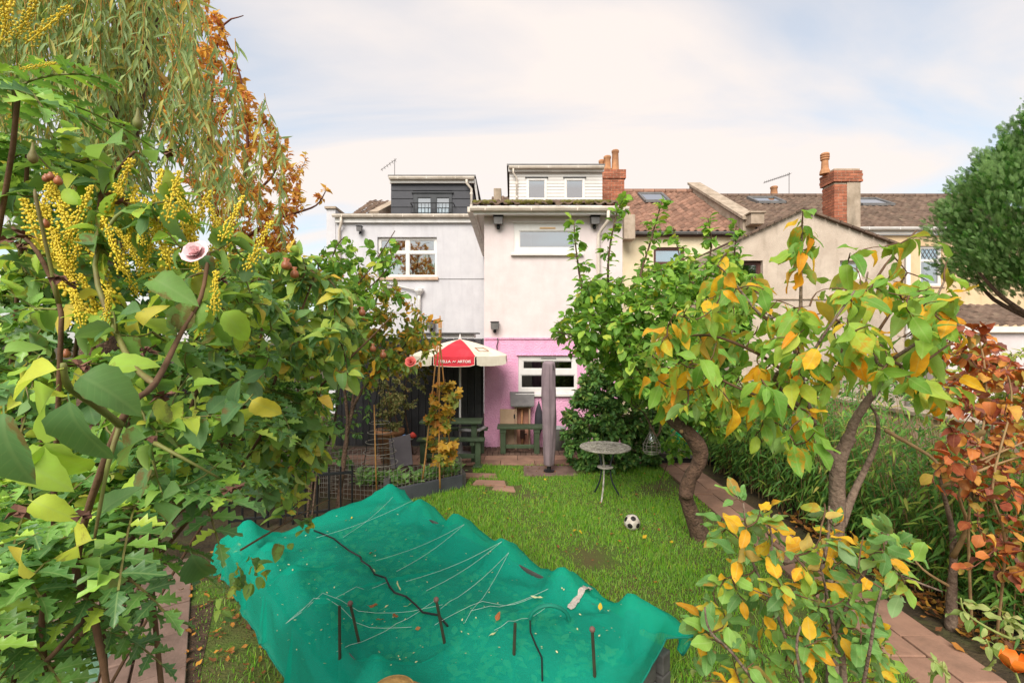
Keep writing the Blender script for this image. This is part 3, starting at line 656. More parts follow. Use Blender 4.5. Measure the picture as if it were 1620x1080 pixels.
flood((sx(13.65)(571), 13.6, sz(13.65)(367)), 'small round black light on the grey wall under its gutter', scale=.9)
flood((sx(13.65)(683), 13.6, sz(13.65)(518)), 'dark light low on the grey wall above the black boarding', scale=1.3)

# ---- cream house behind the green tree, red pantile roof
D = 13.5; X, Z = sx(D), sz(D)
cr = thing('house', 'cream house with a red clay tile roof and brown window', 'house', (5.1, 13.5, 0))
cw = (X(1034), X(1083), Z(442), Z(391))
holed_wall(cr, 'wall', cream_wall, 3.28, 6.75, 0, Z(374), D, .3, [cw])
zt_ = Z(416); pane_window(cr, *cw, D + .06, .07, brown_frame, [(cw[0] + .07, cw[1] - .07, zt_ + .03, cw[3] - .07), (cw[0] + .07, cw[1] - .07, cw[2] + .07, zt_ - .03)], pane_m, curtains=[(cw[0] + .05, cw[1] - .05, zt_, cw[3], curtain_m)])
box('fascia', brown_frame, cr, 3.3, 6.8, D - .12, D - .02, Z(374) - .02, Z(374) + .1); gutter(cr, 3.3, 6.85, D - .2, Z(371), lead, .06)
tile_roof(cr, 'roof_tiles', red_tile, 3.3, 6.68, D - .2, Z(368), 17, 7.72, .2, 18, .04)
MB().add([(3.3, D - .1, Z(370)), (6.8, D - .1, Z(370)), (6.8, 17.05, 7.65), (3.3, 17.05, 7.65)], [(0, 1, 2, 3)]).build('roof_deck', lead, cr)
for i in range(9): MB().lathe((0, 0, 0), [(.13, 0), (.13, .38)], 8).build('ridge_tile', red_tile, cr).matrix_local = Matrix.Translation(Vector((3.3 + i * .4, 17.0, 7.72)) - ORG[cr.name]) @ Matrix.Rotation(R(90), 4, 'Y') @ Matrix.Translation(ORG[cr.name])
def skylight(root, xa, xb, ya, yb, roofz, name='skylight'):
    za, zb = roofz(ya) + .07, roofz(yb) + .07
    f = MB(); 
    for (p, q) in (((xa, ya, za), (xb, ya, za)), ((xa, yb, zb), (xb, yb, zb)), ((xa, ya, za), (xa, yb, zb)), ((xb, ya, za), (xb, yb, zb))): f.bar(p, q, .09, .09)
    o = f.build(name, lead, root); MB().add([(xa, ya, za + .02), (xb, ya, za + .02), (xb, yb, zb + .02), (xa, yb, zb + .02)], [(0, 1, 2, 3)]).build('pane', pane_sky, o); return o
crz = lambda y: Z(368) + (7.72 - Z(368)) * (y - D + .2) / (17 - D + .2)
skylight(cr, 4.62, 5.45, 15.75, 16.6, crz)
# party parapet with stone coping and kneeler
pp = MB().add([(6.70, 13.2, 5.2), (7.06, 13.2, 5.2), (7.06, 17.2, 7.9), (6.70, 17.2, 7.9), (6.70, 13.2, 5.65), (7.06, 13.2, 5.65), (7.06, 17.2, 8.02), (6.70, 17.2, 8.02)], [(3, 2, 1, 0), (4, 5, 6, 7), (0, 1, 5, 4), (1, 2, 6, 5), (2, 3, 7, 6), (3, 0, 4, 7)]).build('parapet', stone, cr)
for i in range(7):
    t0, t1 = i / 7, (i + 1) / 7 - .006; y0_, y1_ = 13.1 + 4.15 * t0, 13.1 + 4.15 * t1; z0_, z1_ = 5.66 + 2.43 * t0, 5.66 + 2.43 * t1
    MB().add([(6.64, y0_, z0_), (7.12, y0_, z0_), (7.12, y1_, z1_), (6.64, y1_, z1_), (6.64, y0_, z0_ + .09), (7.12, y0_, z0_ + .09), (7.12, y1_, z1_ + .09), (6.64, y1_, z1_ + .09)], [(3, 2, 1, 0), (4, 5, 6, 7), (0, 1, 5, 4), (1, 2, 6, 5), (2, 3, 7, 6), (3, 0, 4, 7)]).build('coping_stone', stone, pp)
box('kneeler', stone, cr, 6.76, 7.14, 12.86, 13.2, Z(363), Z(347), bevel=.02); box('kneeler_cap', stone, cr, 6.72, 7.18, 12.82, 13.24, Z(347) + .002, Z(344), bevel=.02)
box('kneeler', stone, cr, 3.18, 3.5, 12.9, 13.3, 5.05, 5.75, bevel=.02)

# ---- roughcast gabled wing with brick chimney, brown-tiled terrace behind it
D = 10.5; X, Z = sx(D), sz(D)
wg = thing('house', 'beige roughcast gabled wing with a big red brick chimney', 'house', (7.1, 10.5, 0))
ap = (X(1268), Z(333)); le = (X(1163), Z(382)); re = (X(1440), Z(397)); w1 = (X(1172), X(1207), Z(466), Z(412)); w2 = (X(1329), X(1368), Z(441), Z(412))
holed_wall(wg, 'wall', rough_wall, le[0], re[0], 0, Z(402), D, .25, [w1, w2])
MB().prism([(le[0], Z(402) + .001), (re[0], Z(402) + .001), (re[0], re[1]), ap, (le[0], le[1])], D, D + .25).build('gable', rough_wall, wg)
box('flank_wall', rough_wall, wg, le[0], le[0] + .2, D + .26, 13.45, 0, le[1] - .05)
pane_window(wg, *w1, D + .1, .07, brown_frame, [(w1[0] + .07, w1[1] - .07, Z(437), w1[3] - .07), (w1[0] + .07, w1[1] - .07, w1[2] + .07, Z(440))], pane_m)
pane_window(wg, *w2, D + .1, .06, upvc, [(w2[0] + .05, w2[1] - .05, w2[2] + .05, w2[3] - .05)], pane_m)
box('window_sill', stone, wg, w1[0] - .05, w1[1] + .12, D - .06, D + .1, w1[2] - .06, w1[2] - .002)
box('string_course', stone, wg, le[0], X(1420), D - .03, D - .001, Z(474), Z(472))
for (p, q, nm) in ((le, ap, 'l'), (ap, re, 'r')):
    n = 9
    for i in range(n):
        t0, t1 = i / n, (i + 1) / n - .01; a = Vector((p[0] + (q[0] - p[0]) * t0, 0, p[1] + (q[1] - p[1]) * t0)); b = Vector((p[0] + (q[0] - p[0]) * t1, 0, p[1] + (q[1] - p[1]) * t1))
        MB().add([(a.x, D - .1, a.z), (b.x, D - .1, b.z), (b.x, 13.4, b.z), (a.x, 13.4, a.z), (a.x, D - .1, a.z + .05), (b.x, D - .1, b.z + .05), (b.x, 13.4, b.z + .05), (a.x, 13.4, a.z + .05)], [(3, 2, 1, 0), (4, 5, 6, 7), (0, 1, 5, 4), (1, 2, 6, 5), (2, 3, 7, 6), (3, 0, 4, 7)]).build('roof_course', brown_tile, wg)
downpipe(wg, [(X(1433), D - .06, re[1] - .05), (X(1433), D - .06, Z(500)), (X(1433), D - .06, .2)], .045, upvc)
Dc = 11.2; X, Z = sx(Dc), sz(Dc)
c0, c1, cz0, cz1 = X(1320), X(1361), 4.9, Z(268)
ck = box('chimney', mortar, wg, c0 + .01, c1 - .01, Dc + .01, Dc + .44, cz0, cz1 - .02)
bricks(ck, c0, c0 + (c1 - c0) * .48, Dc, Dc + .45, cz0, Z(290)); box('render_patch', stone, ck, c0 + (c1 - c0) * .48, c1, Dc - .015, Dc + .45, cz0, Z(288), bevel=.01)
bricks(ck, c0 - .04, c1 + .04, Dc - .04, Dc + .49, Z(288) + .002, Z(270), .2, .07)
MB().slab([(c0, Dc), (c1, Dc), (c1, Dc + .45), (c0, Dc + .45)], Z(270), Z(266)).build('flaunching', mortar, ck, bevel=.02)
pt = MB().lathe((X(1316), Dc + .25, Z(270)), [(.12, 0), (.11, .08), (.085, .14), (.075, .34), (.1, .36), (.1, .39), (.085, .4), (.105, .42), (.105, .45), (.085, .46), (.105, .48), (.1, .51), (.08, .53), (.08, .45)], 14).build('chimney_pot', terracotta, wg, smooth=False)
# long brown-tiled terrace to the right
D = 13.5; X, Z = sx(D), sz(D)
yl = thing('house', 'ochre rendered house with a brown tiled roof and diamond-leaded window', 'house', (11.5, 13.5, 0))
lwd = (X(1456), X(1491), Z(452), Z(389)); holed_wall(yl, 'wall', yellow_wall, 7.1, 17, 0, Z(372), D, .3, [lwd])
zt_ = Z(412); wd = pane_window(yl, *lwd, D + .05, .07, upvc, [(lwd[0] + .06, lwd[1] - .06, zt_ + .03, lwd[3] - .06), (lwd[0] + .06, lwd[1] - .06, lwd[2] + .06, zt_ - .03)], pane_m, sill=sill_stone, curtains=[(lwd[0] + .05, lwd[0] + .3, lwd[2], zt_, curtain_m)])
ld = MB(); xa, xb, za, zb = lwd[0] + .06, lwd[1] - .06, zt_ + .03, lwd[3] - .06; st = .12
for s in (1, -1):
    k = -12
    while k < 24:
        pts = []
        for t in np.linspace(0, 1, 25):
            z_ = za + (zb - za) * t; x_ = (xa + k * st + (z_ - za) * .6) if s > 0 else (xb - k * st - (z_ - za) * .6)
            if xa <= x_ <= xb: pts.append((x_, D + .075, z_))
        if len(pts) > 1: ld.tube([pts[0], pts[-1]], .006, 4)
        k += 1
ld.build('leading', lead, wd)
box('fascia', upvc, yl, 9.2, 17, D - .12, D - .02, Z(372) + .002, Z(363)); gutter(yl, 9.2, 17, D - .2, Z(364), upvc, .06)
tile_roof(yl, 'roof_tiles', brown_tile, 7.15, 17, D - .22, Z(363), 17, 7.55, .21, 18, .035)
MB().add([(7.15, D - .1, Z(365)), (17, D - .1, Z(365)), (17, 17.05, 7.48), (7.15, 17.05, 7.48)], [(0, 1, 2, 3)]).build('roof_deck', lead, yl)
for i in range(24): MB().lathe((0, 0, 0), [(.12, 0), (.12, .39)], 8).build('ridge_tile', brown_tile, yl).matrix_local = Matrix.Translation(Vector((7.2 + i * .41, 17.0, 7.55)) - ORG[yl.name]) @ Matrix.Rotation(R(90), 4, 'Y') @ Matrix.Translation(ORG[yl.name])
ylz = lambda y: Z(363) + (7.55 - Z(363)) * (y - D + .22) / (17 - D + .22)
skylight(yl, 8.6, 9.55, 15.9, 16.6, ylz); skylight(yl, 12.0, 13.1, 15.6, 16.4, ylz)
pot(yl, 9.9, 17.2, 7.6, .4, .13)
aerial((10.35, 17.0, 7.6), 'long rod television aerial on the brown tiled ridge', {'h': .85, 'boom': ((-.95, 0, -.28), (.05, 0, .05)), 'n': 14})
lt = MB(); tile_roof(yl, 'lean_to_tiles', brown_tile, 10.8, 13.4, 11.3, 2.55, 12.6, 3.15, .2, 7)
box('lean_to_fascia', upvc, yl, 10.8, 13.4, 11.2, 11.3, 2.38, 2.52); box('lean_to_wall', white_wall, yl, 10.85, 13.35, 11.32, 13.4, 0, 2.37)

# ---- black boarded fence beside the pink wall, boundary walls
D = 9.3; X, Z = sx(D), sz(D)
bf = thing('board_fence', 'black vertical board fence beside the pink wall, behind the parasol', 'fence', (-1.9, 9.3, 0))
x = -3.6; i = 0
while x < -.60:
    w = .142; MB().box(x + .004, min(x + w - .006, -.575), 9.26 + random.uniform(-.004, .004), 9.285, .03, 2.21 + random.uniform(-.006, .006)).build('board', black_board, bf, bevel=.003); x += w
box('daylight_blocker', black_board, bf, -3.6, -.58, 9.287, 9.289, .03, 2.2)  # added unseen sheet that keeps daylight from showing between the boards
for z in (.4, 1.2, 1.95): box('rail', black_board, bf, -3.6, -.58, 9.29, 9.34, z, z + .08)
MB().box(X(725), X(729), 9.22, 9.262, Z(648), Z(632)).build('latch', dark_metal, bf)
rwall = thing('garden_wall', 'low pale pink rendered wall behind the red-leaved shrub', 'wall', (4.75, 4.5, 0))
box('wall_face', surf('pale_pink_render', '#dcb9a4', '#c8a48f', 3, .95, .5, 40, stain='#8d7663', stain_amt=.5), rwall, 4.7, 4.9, .6, 9, 0, 1.28); box('coping', stone, rwall, 4.66, 4.94, .6, 9, 1.282, 1.34, bevel=.01)
lf = thing('board_fence', 'dark weathered fence behind the left-hand shrubs', 'fence', (-6.2, 6, 0))
for i in range(60): box('board', black_board, lf, -6.2, -6.17, .5 + i * .15, .642 + i * .15, 0, 1.75)

# ================================================================ OBJECTS IN THE GARDEN
# ---- raised bed: sleepers, posts, rails
BA = Vector((-1.34, 5.12, 0)); e1 = Vector((.6865, -.7271, 0)); e2 = Vector((-.7271, -.6865, 0)); BL, BW = 3.16, 1.52
def bp(a, b, z): return BA + e1 * a + e2 * b + Vector((0, 0, z))
rb = thing('raised_bed', 'grey timber raised bed under the green netting', 'raised bed', BA)
for (p, q) in (((-.05, -.04), (BL + .12, -.04)), ((-.05, BW + .04), (BL + .12, BW + .04)), ((-.06, .06), (-.06, BW - .06)), ((BL + .06, .06), (BL + .06, BW - .06))):
    for lv, (off, wd) in enumerate(((0, .1), (.004, .09))):
        MB().bar(bp(*p, .07 + lv * .125 + off), bp(*q, .07 + lv * .125 + off), wd, .12).build('sleeper', sleeper, rb, bevel=.008)
posts = [(a, .06) for a in (0.03, .63, 1.26, 1.9, 2.53, 3.1)] + [(a, BW - .06) for a in (.03, .7, 1.25, 1.8, 2.5, 3.1)]
for (a, b) in posts: MB().bar(bp(a, b, .2), bp(a, b, .47), .07, .07, up=e1).build('post', sleeper, rb, bevel=.005)
for b in (.06, BW - .06):
    for z in (.36,):
        for (p_, q_) in zip((.03, .63, 1.26, 1.9, 2.53), (.63, 1.26, 1.9, 2.53, 3.1)): MB().bar(bp(p_ + .04, b, z), bp(q_ - .04, b, z), .02, .09).build('rail', sleeper, rb)
MB().bar(bp(.06, BW / 2, .16), bp(BL - .02, BW / 2, .16), BW - .3, .08).build('soil', soil, rb)
# ---- netting: a sheet of mesh let fall over the posts (cloth relaxed by position-based dynamics)
def net_sheet():
    h = .04; a_ = np.arange(-.24, BL + .24, h); b_ = np.arange(-.24, BW + .38, h); na, nb = len(a_), len(b_)
    A, B = np.meshgrid(a_, b_, indexing='ij'); r = np.random.default_rng(3)
    X_ = np.stack([A, B, np.full_like(A, .58)], 2) + r.normal(0, .004, (na, nb, 3)); V_ = np.zeros_like(X_); rest = h * 1.065
    pins = []
    for (a, b) in posts:
        i, j = int(round((a - a_[0]) / h)), int(round((b - b_[0]) / h)); pins.append((i, j, np.array([a, b, .56 + r.uniform(-.02, .03)])))
    outA0, outA1, outB0, outB1 = A < -.08, A > BL + .1, B < -.06, B > BW + .07
    fl = .37 + .05 * np.sin(A * 2.3 + 1) * np.sin(B * 3.1 + .5) + .02 * np.sin(A * 6.1 + B * 4.3) + .003 * r.normal(0, 1, A.shape)
    inside = (A > -.02) & (A < BL + .05) & (B > 0) & (B < BW)
    bump = .13 * np.exp(-((A - 2.45) ** 2 / .08 + (B - .75) ** 2 / .05)) + .1 * np.exp(-((A - 1.0) ** 2 / .1 + (B - 1.1) ** 2 / .1))
    fl = np.where(inside, fl + bump, .035)
    k2 = math.sqrt(2)
    sl_ = []
    for st in (0, 1): sl_ += [((slice(st, na - 1, 2), slice(None)), (slice(st + 1, na, 2), slice(None)), rest, 1.), ((slice(None), slice(st, nb - 1, 2)), (slice(None), slice(st + 1, nb, 2)), rest, 1.)]
    for st in (0, 1): sl_ += [((slice(st, na - 1, 2), slice(0, nb - 1)), (slice(st + 1, na, 2), slice(1, nb)), rest * k2, .35), ((slice(st, na - 1, 2), slice(1, nb)), (slice(st + 1, na, 2), slice(0, nb - 1)), rest * k2, .35)]
    for stp in range(220):
        V_[..., 2] -= .03; old = X_.copy(); X_ += V_ * .06
        for it in range(5):
            for (p, q, L0, stf) in sl_:
                d = X_[q] - X_[p]; l = np.linalg.norm(d, axis=2, keepdims=True) + 1e-9; c = d * ((l - L0) / l) * .5 * stf
                n_ = min(c.shape[0], X_[p].shape[0]); X_[p] += c; X_[q] -= c
            for (i, j, t_) in pins:
                for di in (-1, 0, 1):
                    for dj in (-1, 0, 1): X_[i + di, j + dj] = t_ + np.array([di * .036, dj * .036, -.012 * (abs(di) + abs(dj))])
            X_[..., 2] = np.maximum(X_[..., 2], fl)
            X_[..., 0] = np.where(outA0, np.minimum(X_[..., 0], -.13), X_[..., 0]); X_[..., 0] = np.where(outA1, np.maximum(X_[..., 0], BL + .14), X_[..., 0])
            X_[..., 1] = np.where(outB0, np.minimum(X_[..., 1], -.11), X_[..., 1]); X_[..., 1] = np.where(outB1, np.maximum(X_[..., 1], BW + .11), X_[..., 1])
        V_ = (X_ - old) / .06 * .93
    for (i, j, t_) in pins:      # creases that run out from the posts
        dx, dy = X_[..., 0] - t_[0], X_[..., 1] - t_[1]; rr = np.hypot(dx, dy); th = np.arctan2(dy, dx) + .25 * np.sin(rr * 9 + i); k = 9 + (i % 4)
        X_[..., 2] += .026 * (np.maximum(0, np.cos(th * k / 2 + i)) ** 5 - .25) * np.exp(-((rr - .22) / .2) ** 2)
    X_[..., 2] += .009 * (1 - np.abs(np.sin(A * 11 + 3 * np.sin(B * 5)))) ** 5 + .008 * (1 - np.abs(np.sin(B * 17 + 2.5 * np.sin(A * 4 + 1)))) ** 3
    return X_, na, nb
NX, na, nb = net_sheet()
def net_mat():
    m, t, out = nodes('green_netting'); tcn = N(t, 'ShaderNodeTexCoord').outputs['Object']
    n1 = N(t, 'ShaderNodeTexNoise', {'Vector': tcn, 'Scale': 3.0, 'Detail': 5.0}); c = mixc(t, n1.outputs['Fac'], lin('#08a98c'), lin('#1cc2a2'))
    n2 = N(t, 'ShaderNodeTexNoise', {'Vector': tcn, 'Scale': 180.0, 'Detail': 2.0}); b = N(t, 'ShaderNodeBump', {'Height': n2.outputs['Fac'], 'Strength': .8, 'Distance': .006})
    p = N(t, 'ShaderNodeBsdfPrincipled', {'Base Color': c, 'Roughness': .75, 'Specular IOR Level': .2, 'Normal': b.outputs[0]}); tl = N(t, 'ShaderNodeBsdfTranslucent', {'Color': lin('#10c8a6')})
    m1 = N(t, 'ShaderNodeMixShader', {0: .35, 1: p.outputs[0], 2: tl.outputs[0]})
    sp = N(t, 'ShaderNodeSeparateXYZ', {0: N(t, 'ShaderNodeUVMap').outputs[0]})
    wa = math_(t, 'SINE', math_(t, 'MULTIPLY', sp.outputs[0], 5200.0)); wb = math_(t, 'SINE', math_(t, 'MULTIPLY', sp.outputs[1], 5200.0))
    hole = N(t, 'ShaderNodeMapRange', {'Value': math_(t, 'MULTIPLY', math_(t, 'ADD', wa, 1.0), math_(t, 'ADD', wb, 1.0)), 'From Min': .6, 'From Max': 3.0, 'To Min': .2, 'To Max': .72}).outputs[0]
    tr = N(t, 'ShaderNodeBsdfTransparent', {'Color': (.75, 1, .93, 1)}); m2 = N(t, 'ShaderNodeMixShader', {0: hole, 1: m1.outputs[0], 2: tr.outputs[0]})
    t.links.new(m2.outputs[0], out.inputs[0]); return m
net_m = net_mat()
nv = [bp(*NX[i, j]) for i in range(na) for j in range(nb)]
me = bpy.data.meshes.new('netting'); me.from_pydata([tuple(p - BA) for p in nv], [], [(i * nb + j, i * nb + j + 1, (i + 1) * nb + j + 1, (i + 1) * nb + j) for i in range(na - 1) for j in range(nb - 1)])
ul = me.uv_layers.new(name='UVMap')
for lp_ in me.loops: ul.data[lp_.index].uv = ((lp_.vertex_index // nb) * .04, (lp_.vertex_index % nb) * .04)
net = thing('netting', 'teal green garden netting draped over the raised bed', 'netting', BA)
no = link('net_sheet', me, net_m, net, smooth=True)
rim = [bp(*NX[i, 0]) for i in range(na)] + [bp(*NX[na - 1, j]) for j in range(nb)] + [bp(*NX[i, nb - 1]) for i in range(na - 1, -1, -1)] + [bp(*NX[0, j]) for j in range(nb - 1, -1, -1)]
MB().tube(rim, .006, 5).build('hem', surf('net_hem', '#047a66', '#036555', 8, .8), net, smooth=True)
def net_z(a, b):
    d = (NX[..., 0] - a) ** 2 + (NX[..., 1] - b) ** 2; i = int(d.argmin()); return float(NX[..., 2].ravel()[i])
def on_net(u, v, lift=.006):
    """where the sight line of that spot meets the sheet"""
    W_ = np.array([tuple(q) for q in nv]); uu = 810 + W_[:, 0] / W_[:, 1] * FPX; vv = 540 - (W_[:, 2] - CZ) / W_[:, 1] * FPX
    d = (uu - u) ** 2 + (vv - v) ** 2 + np.where(W_[:, 1] < .3, 1e9, 0); c = np.argsort(d)[:4]; c = min(c, key=lambda k: W_[k, 1]); return Vector(W_[c]) + Vector((0, 0, lift))
# twine, cord, canes, dead leaves on the netting
tw_ = thing('twine', 'thin white twine strung across the green netting', 'twine', BA); white_twine = surf('white_twine', '#dfe8df', '#c5d2c8', 9, .8)
for (p, q) in (((620, 785), (540, 850)), ((655, 795), (500, 850)), ((735, 832), (595, 885)), ((735, 832), (630, 905)), ((795, 866), (640, 920)), ((795, 866), (670, 935)), ((806, 876), (700, 962)), ((806, 876), (740, 985)), ((446, 985), (610, 920)), ((446, 985), (650, 990)), ((446, 985), (700, 955)), ((530, 1028), (690, 950)), ((860, 935), (740, 970)), ((870, 950), (790, 995)), ((690, 985), (850, 940))):
    A_, B_ = on_net(*p, .02), on_net(*q, .02); n_ = 9; pts = []
    for k in range(n_ + 1):
        c = A_.lerp(B_, k / n_); l = c - BA; zz = net_z(l.dot(e1), l.dot(e2)) + .012; c.z = max(c.z - .03 * math.sin(math.pi * k / n_), zz); pts.append(c)
    MB().tube(pts, .0008, 4).build('strand', white_twine, tw_)
MB().tube([on_net(u, v, .012) + rv(.004) for u, v in ((497, 838), (510, 845), (525, 852), (540, 860), (555, 868), (570, 878), (575, 885), (585, 895), (597, 905), (608, 912), (618, 923), (630, 935), (645, 944), (658, 955), (672, 965), (690, 972), (706, 987))], .007, 5).build('cord', dark_metal)
fk = Leaves(); _r = random.Random(8)
for i in range(260):
    u_, v_ = _r.uniform(400, 1000), _r.uniform(800, 1060)
    if not inpoly(u_, v_, [(420, 850), (610, 790), (720, 830), (850, 900), (1000, 970), (960, 1050), (470, 1050), (400, 930)]): continue
    q = on_net(u_, v_, .008); a = _r.random() * 6.28; fk.add(q + Vector((_r.uniform(-.03, .03), _r.uniform(-.03, .03), .004)), (math.cos(a), math.sin(a), 0), (_r.gauss(0, .3), _r.gauss(0, .3), 1), _r.uniform(.005, .02))
tag(bpy.data.objects['cord'], 'dark knotted cord lying in a line across the netting', 'cord')
MB().tube([on_net(838, 980, .02), on_net(838, 1000, .02), on_net(842, 1015, .015), on_net(846, 1040, .015), on_net(855, 1070, .015)], .005, 5).build('strap', dark_metal); tag(bpy.data.objects['strap'], 'thin dark loop of cord hanging over the near netting', 'cord')
cane_top = surf('cane_cap', '#7a5a52', '#63463f', 9, .7); dark_cane = surf('dark_cane', '#3d3a26', '#2c2a1c', 9, .7)
for (ut, vt, ub, vb, cap, lab) in ((537, 958, 530, 1030, 0, 'short dark garden stake without a cap, leftmost on the netting'), (554, 954, 563, 1008, 1, 'dark stake with a round brown cap beside the capless stake'), (690, 948, 693, 1010, 1, 'tall dark stake with a round brown cap at the end of the cord'), (815, 985, 814, 1030, 0, 'dark stake under the netting right of the knotted cord'), (937, 995, 937, 1060, 1, 'capped stake pushing up the netting near the chewed corner')):
    b_ = on_net(ub, vb); top = P(ut, vt, b_.y + .01); t = thing('garden_stake', lab, 'stake', (b_.x, b_.y, .18), 'stakes standing in the netted bed')
    MB().tube([(b_.x, b_.y, .18), b_, top], .0085, 8).build('cane', dark_cane, t)
    if cap: MB().ball(top, .016, 10, 7).build('cap', cane_top, t, smooth=True)
hoop = MB().tube([on_net(838, 982, .005) + Vector((.12 * (1 - math.cos(math.pi * k / 10)), .03, .09 * math.sin(math.pi * k / 10))) for k in range(11)], .012, 8).build('hoop', surf('green_hose', '#0a7f66', '#076653', 8, .5)); tag(hoop, 'short arched piece of green hose under the net', 'hoop')
brown_leaf = leafmat('dry_leaf', [(0, '#8a4a2a'), (.5, '#a2603a'), (1, '#b88a4e')], .7, .15, '#d0a070', .3)
dry = [leaf_t(6, .32, prof_ovate, .2, 0, .5, -.35, .08, seed=i, curl=.3) for i in range(3)]
pale_leaf = leafmat('pale_leaf', [(0, '#b9b98a'), (1, '#d3cc9c')], .7, .2, '#e0dcb0', .3); slim = leaf_t(5, .11, prof_lance, .05, 0, .3, -.2, .05, seed=4)
A_ = fk.frames(); dbo = joined('plant_debris', [(np.einsum('nij,kj->nki', A_, dry[0][0]) + np.array(fk.p)[:, None], dry[0][1], dry[0][2])], pale_leaf, None); tag(dbo, 'pale specks of plant debris scattered over the netting', 'debris', kind='stuff')
def drop_leaf(name, lab, grp, t, mt, p, s, tilt=.35):
    o = link(name, tmpl_mesh(t, mt, name), None); a = random.random() * 6.28; o.rotation_euler = (random.gauss(0, tilt), random.gauss(0, tilt), a); o.location = p; o.scale = (s, s, s); tag(o, lab, 'leaf', grp)
for (u, v, s) in ((580, 873, .075), (590, 957, .095), (632, 968, .08), (602, 978, .06), (785, 984, .06), (665, 986, .04)): drop_leaf('fallen_leaf', 'curled dry brown leaf lying on the green netting', 'dry leaves lying on the netting', random.choice(dry), brown_leaf, on_net(u, v, .012), s)
for (u, v, s) in ((590, 897, .05), (637, 930, .07), (645, 952, .07), (620, 953, .07), (860, 942, .09), (770, 998, .06), (630, 920, .04)): drop_leaf('willow_leaf', 'slim pale willow leaf lying on the green netting', 'pale willow leaves on the netting', slim, pale_leaf, on_net(u, v, .012), s)
yel = leafmat('yellow_leaf', [(0, '#d9b420'), (.6, '#d8a51e'), (1, '#b7bb3a')], .6, .3)
for (u, v, s) in ((951, 976, .05), (560, 820, .03), (548, 822, .035)): drop_leaf('yellow_leaf', 'small yellow leaf lying on the green netting', 'yellow leaves on the netting', dry[0], yel, on_net(u, v, .012), s)
# torn pale strip on the net, straw hat by the near end
q0, q1 = on_net(937, 924, .006), on_net(904, 958, .006); fr = MB(); n_ = 14
for k in range(n_):
    c = q0.lerp(q1, k / (n_ - 1)); l = c - BA; c.z = net_z(l.dot(e1), l.dot(e2)) + .012; w = .012 + .014 * random.random(); s = (q1 - q0).cross(Vector((0, 0, 1))).normalized(); fr.v += [tuple(c - s * w), tuple(c + s * w + Vector((0, 0, .006)))]
fr.f = [(2 * k, 2 * k + 1, 2 * k + 3, 2 * k + 2) for k in range(n_ - 1)]; fr.m = [0] * len(fr.f); fr.build('frayed_strip', surf('frayed_fibre', '#cfc6bb', '#a89a90', 60, .95, 1, 200), net, smooth=True)
hat = thing('straw_hat', 'top of a woven straw hat at the near end of the netting', 'hat', P(622, 1080, 2.05) - Vector((0, 0, .145)))
straw = surf('straw', '#c59a5c', '#a87e45', 30, .8, .8, 120); hc = ORG[hat.name]
MB().lathe(hc, [(.21, 0), (.2, .012), (.105, .03), (.1, .09), (.085, .118), (.05, .128), (.005, .13)], 24).build('crown', straw, hat, smooth=True)
for k in range(5): MB().ring(hc + Vector((0, 0, .03 + k * .02)), .105 - k * .003, .005, 28).build('plait', straw, hat, smooth=True)

# ---- football
fb = thing('football', 'worn white and black football on the lawn', 'ball', P(1000, 838, 5.2)); c = P(1000, 826, 5.2); r0 = .09
me = bpy.data.meshes.new('ball_panels'); import bmesh
bm = bmesh.new(); bmesh.ops.create_icosphere(bm, subdivisions=5, radius=1); ico = bmesh.new(); bmesh.ops.create_icosphere(ico, subdivisions=1, radius=1)
iv = np.array([tuple(v.co) for v in ico.verts]); Rm = Matrix.Rotation(.7, 3, 'X') @ Matrix.Rotation(.35, 3, 'Z'); iv = iv @ np.array(Rm).T; faces_c = np.array([tuple(Rm @ f.calc_center_median().normalized()) for f in ico.faces])
for f in bm.faces: f.smooth = True; f.material_index = 1 if (iv @ np.array(f.calc_center_median().normalized())).max() > .945 else 0
for v in bm.verts:
    n = np.array(v.co.normalized()); a = np.sort(np.concatenate([(iv @ n) + .0215, faces_c @ n]))[::-1]; g = a[0] - a[1]; v.co *= r0 * (1 - .03 * math.exp(-(g / .012) ** 2))
bm.to_mesh(me); o = link('ball_panels', me, [surf('ball_white', '#cfc6bb', '#aca094', 20, .6, .1, 80, stain='#8c7f6e', stain_amt=.5), surf('ball_black', '#26221f', '#1a1715', 20, .6)], fb); o.location = c - ORG[fb.name]

# ---- bistro table
tb = thing('bistro_table', 'round white ironwork table on the lawn before the dark shrub', 'table', (1.28, 6.25, 0)); iron = surf('chalky_iron', '#b9b2a6', '#857d72', 18, .7, .4, 60, stain='#4c463f', stain_amt=.7, stain_scale=(6, 6, 6)); dk_iron = surf('dark_iron', '#33383a', '#26292a', 10, .6)
cx, cy, cz = 1.28, 6.25, .70; m = MB(); m.ring((cx, cy, cz), .335, .014, 40, 6).ring((cx, cy, cz - .006), .322, .008, 40, 5); m.build('rim', iron, tb, smooth=True)
m = MB()
for k in range(32):
    a = 2 * math.pi * k / 32; a2 = a + math.pi / 32; f = lambda r_, aa: (cx + r_ * math.cos(aa), cy + r_ * math.sin(aa), cz)
    m.bar(f(.06, a), f(.2, a), .010, .008); m.tube([f(.2, a), f(.25, a + .05), f(.285, a2), f(.25, a + .146), f(.2, a + 2 * math.pi / 32)], .006, 4); m.bar(f(.28, a2), f(.33, a2), .02, .008); m.bar(f(.23, a), f(.33, a), .012, .008)
for r_ in (.06, .12, .2, .26): m.ring((cx, cy, cz), r_, .008, 36, 4)
m.slab([(cx + .045 * math.cos(2 * math.pi * k / 14), cy + .045 * math.sin(2 * math.pi * k / 14)) for k in range(14)], cz - .005, cz + .006); m.build('fretwork_top', iron, tb)
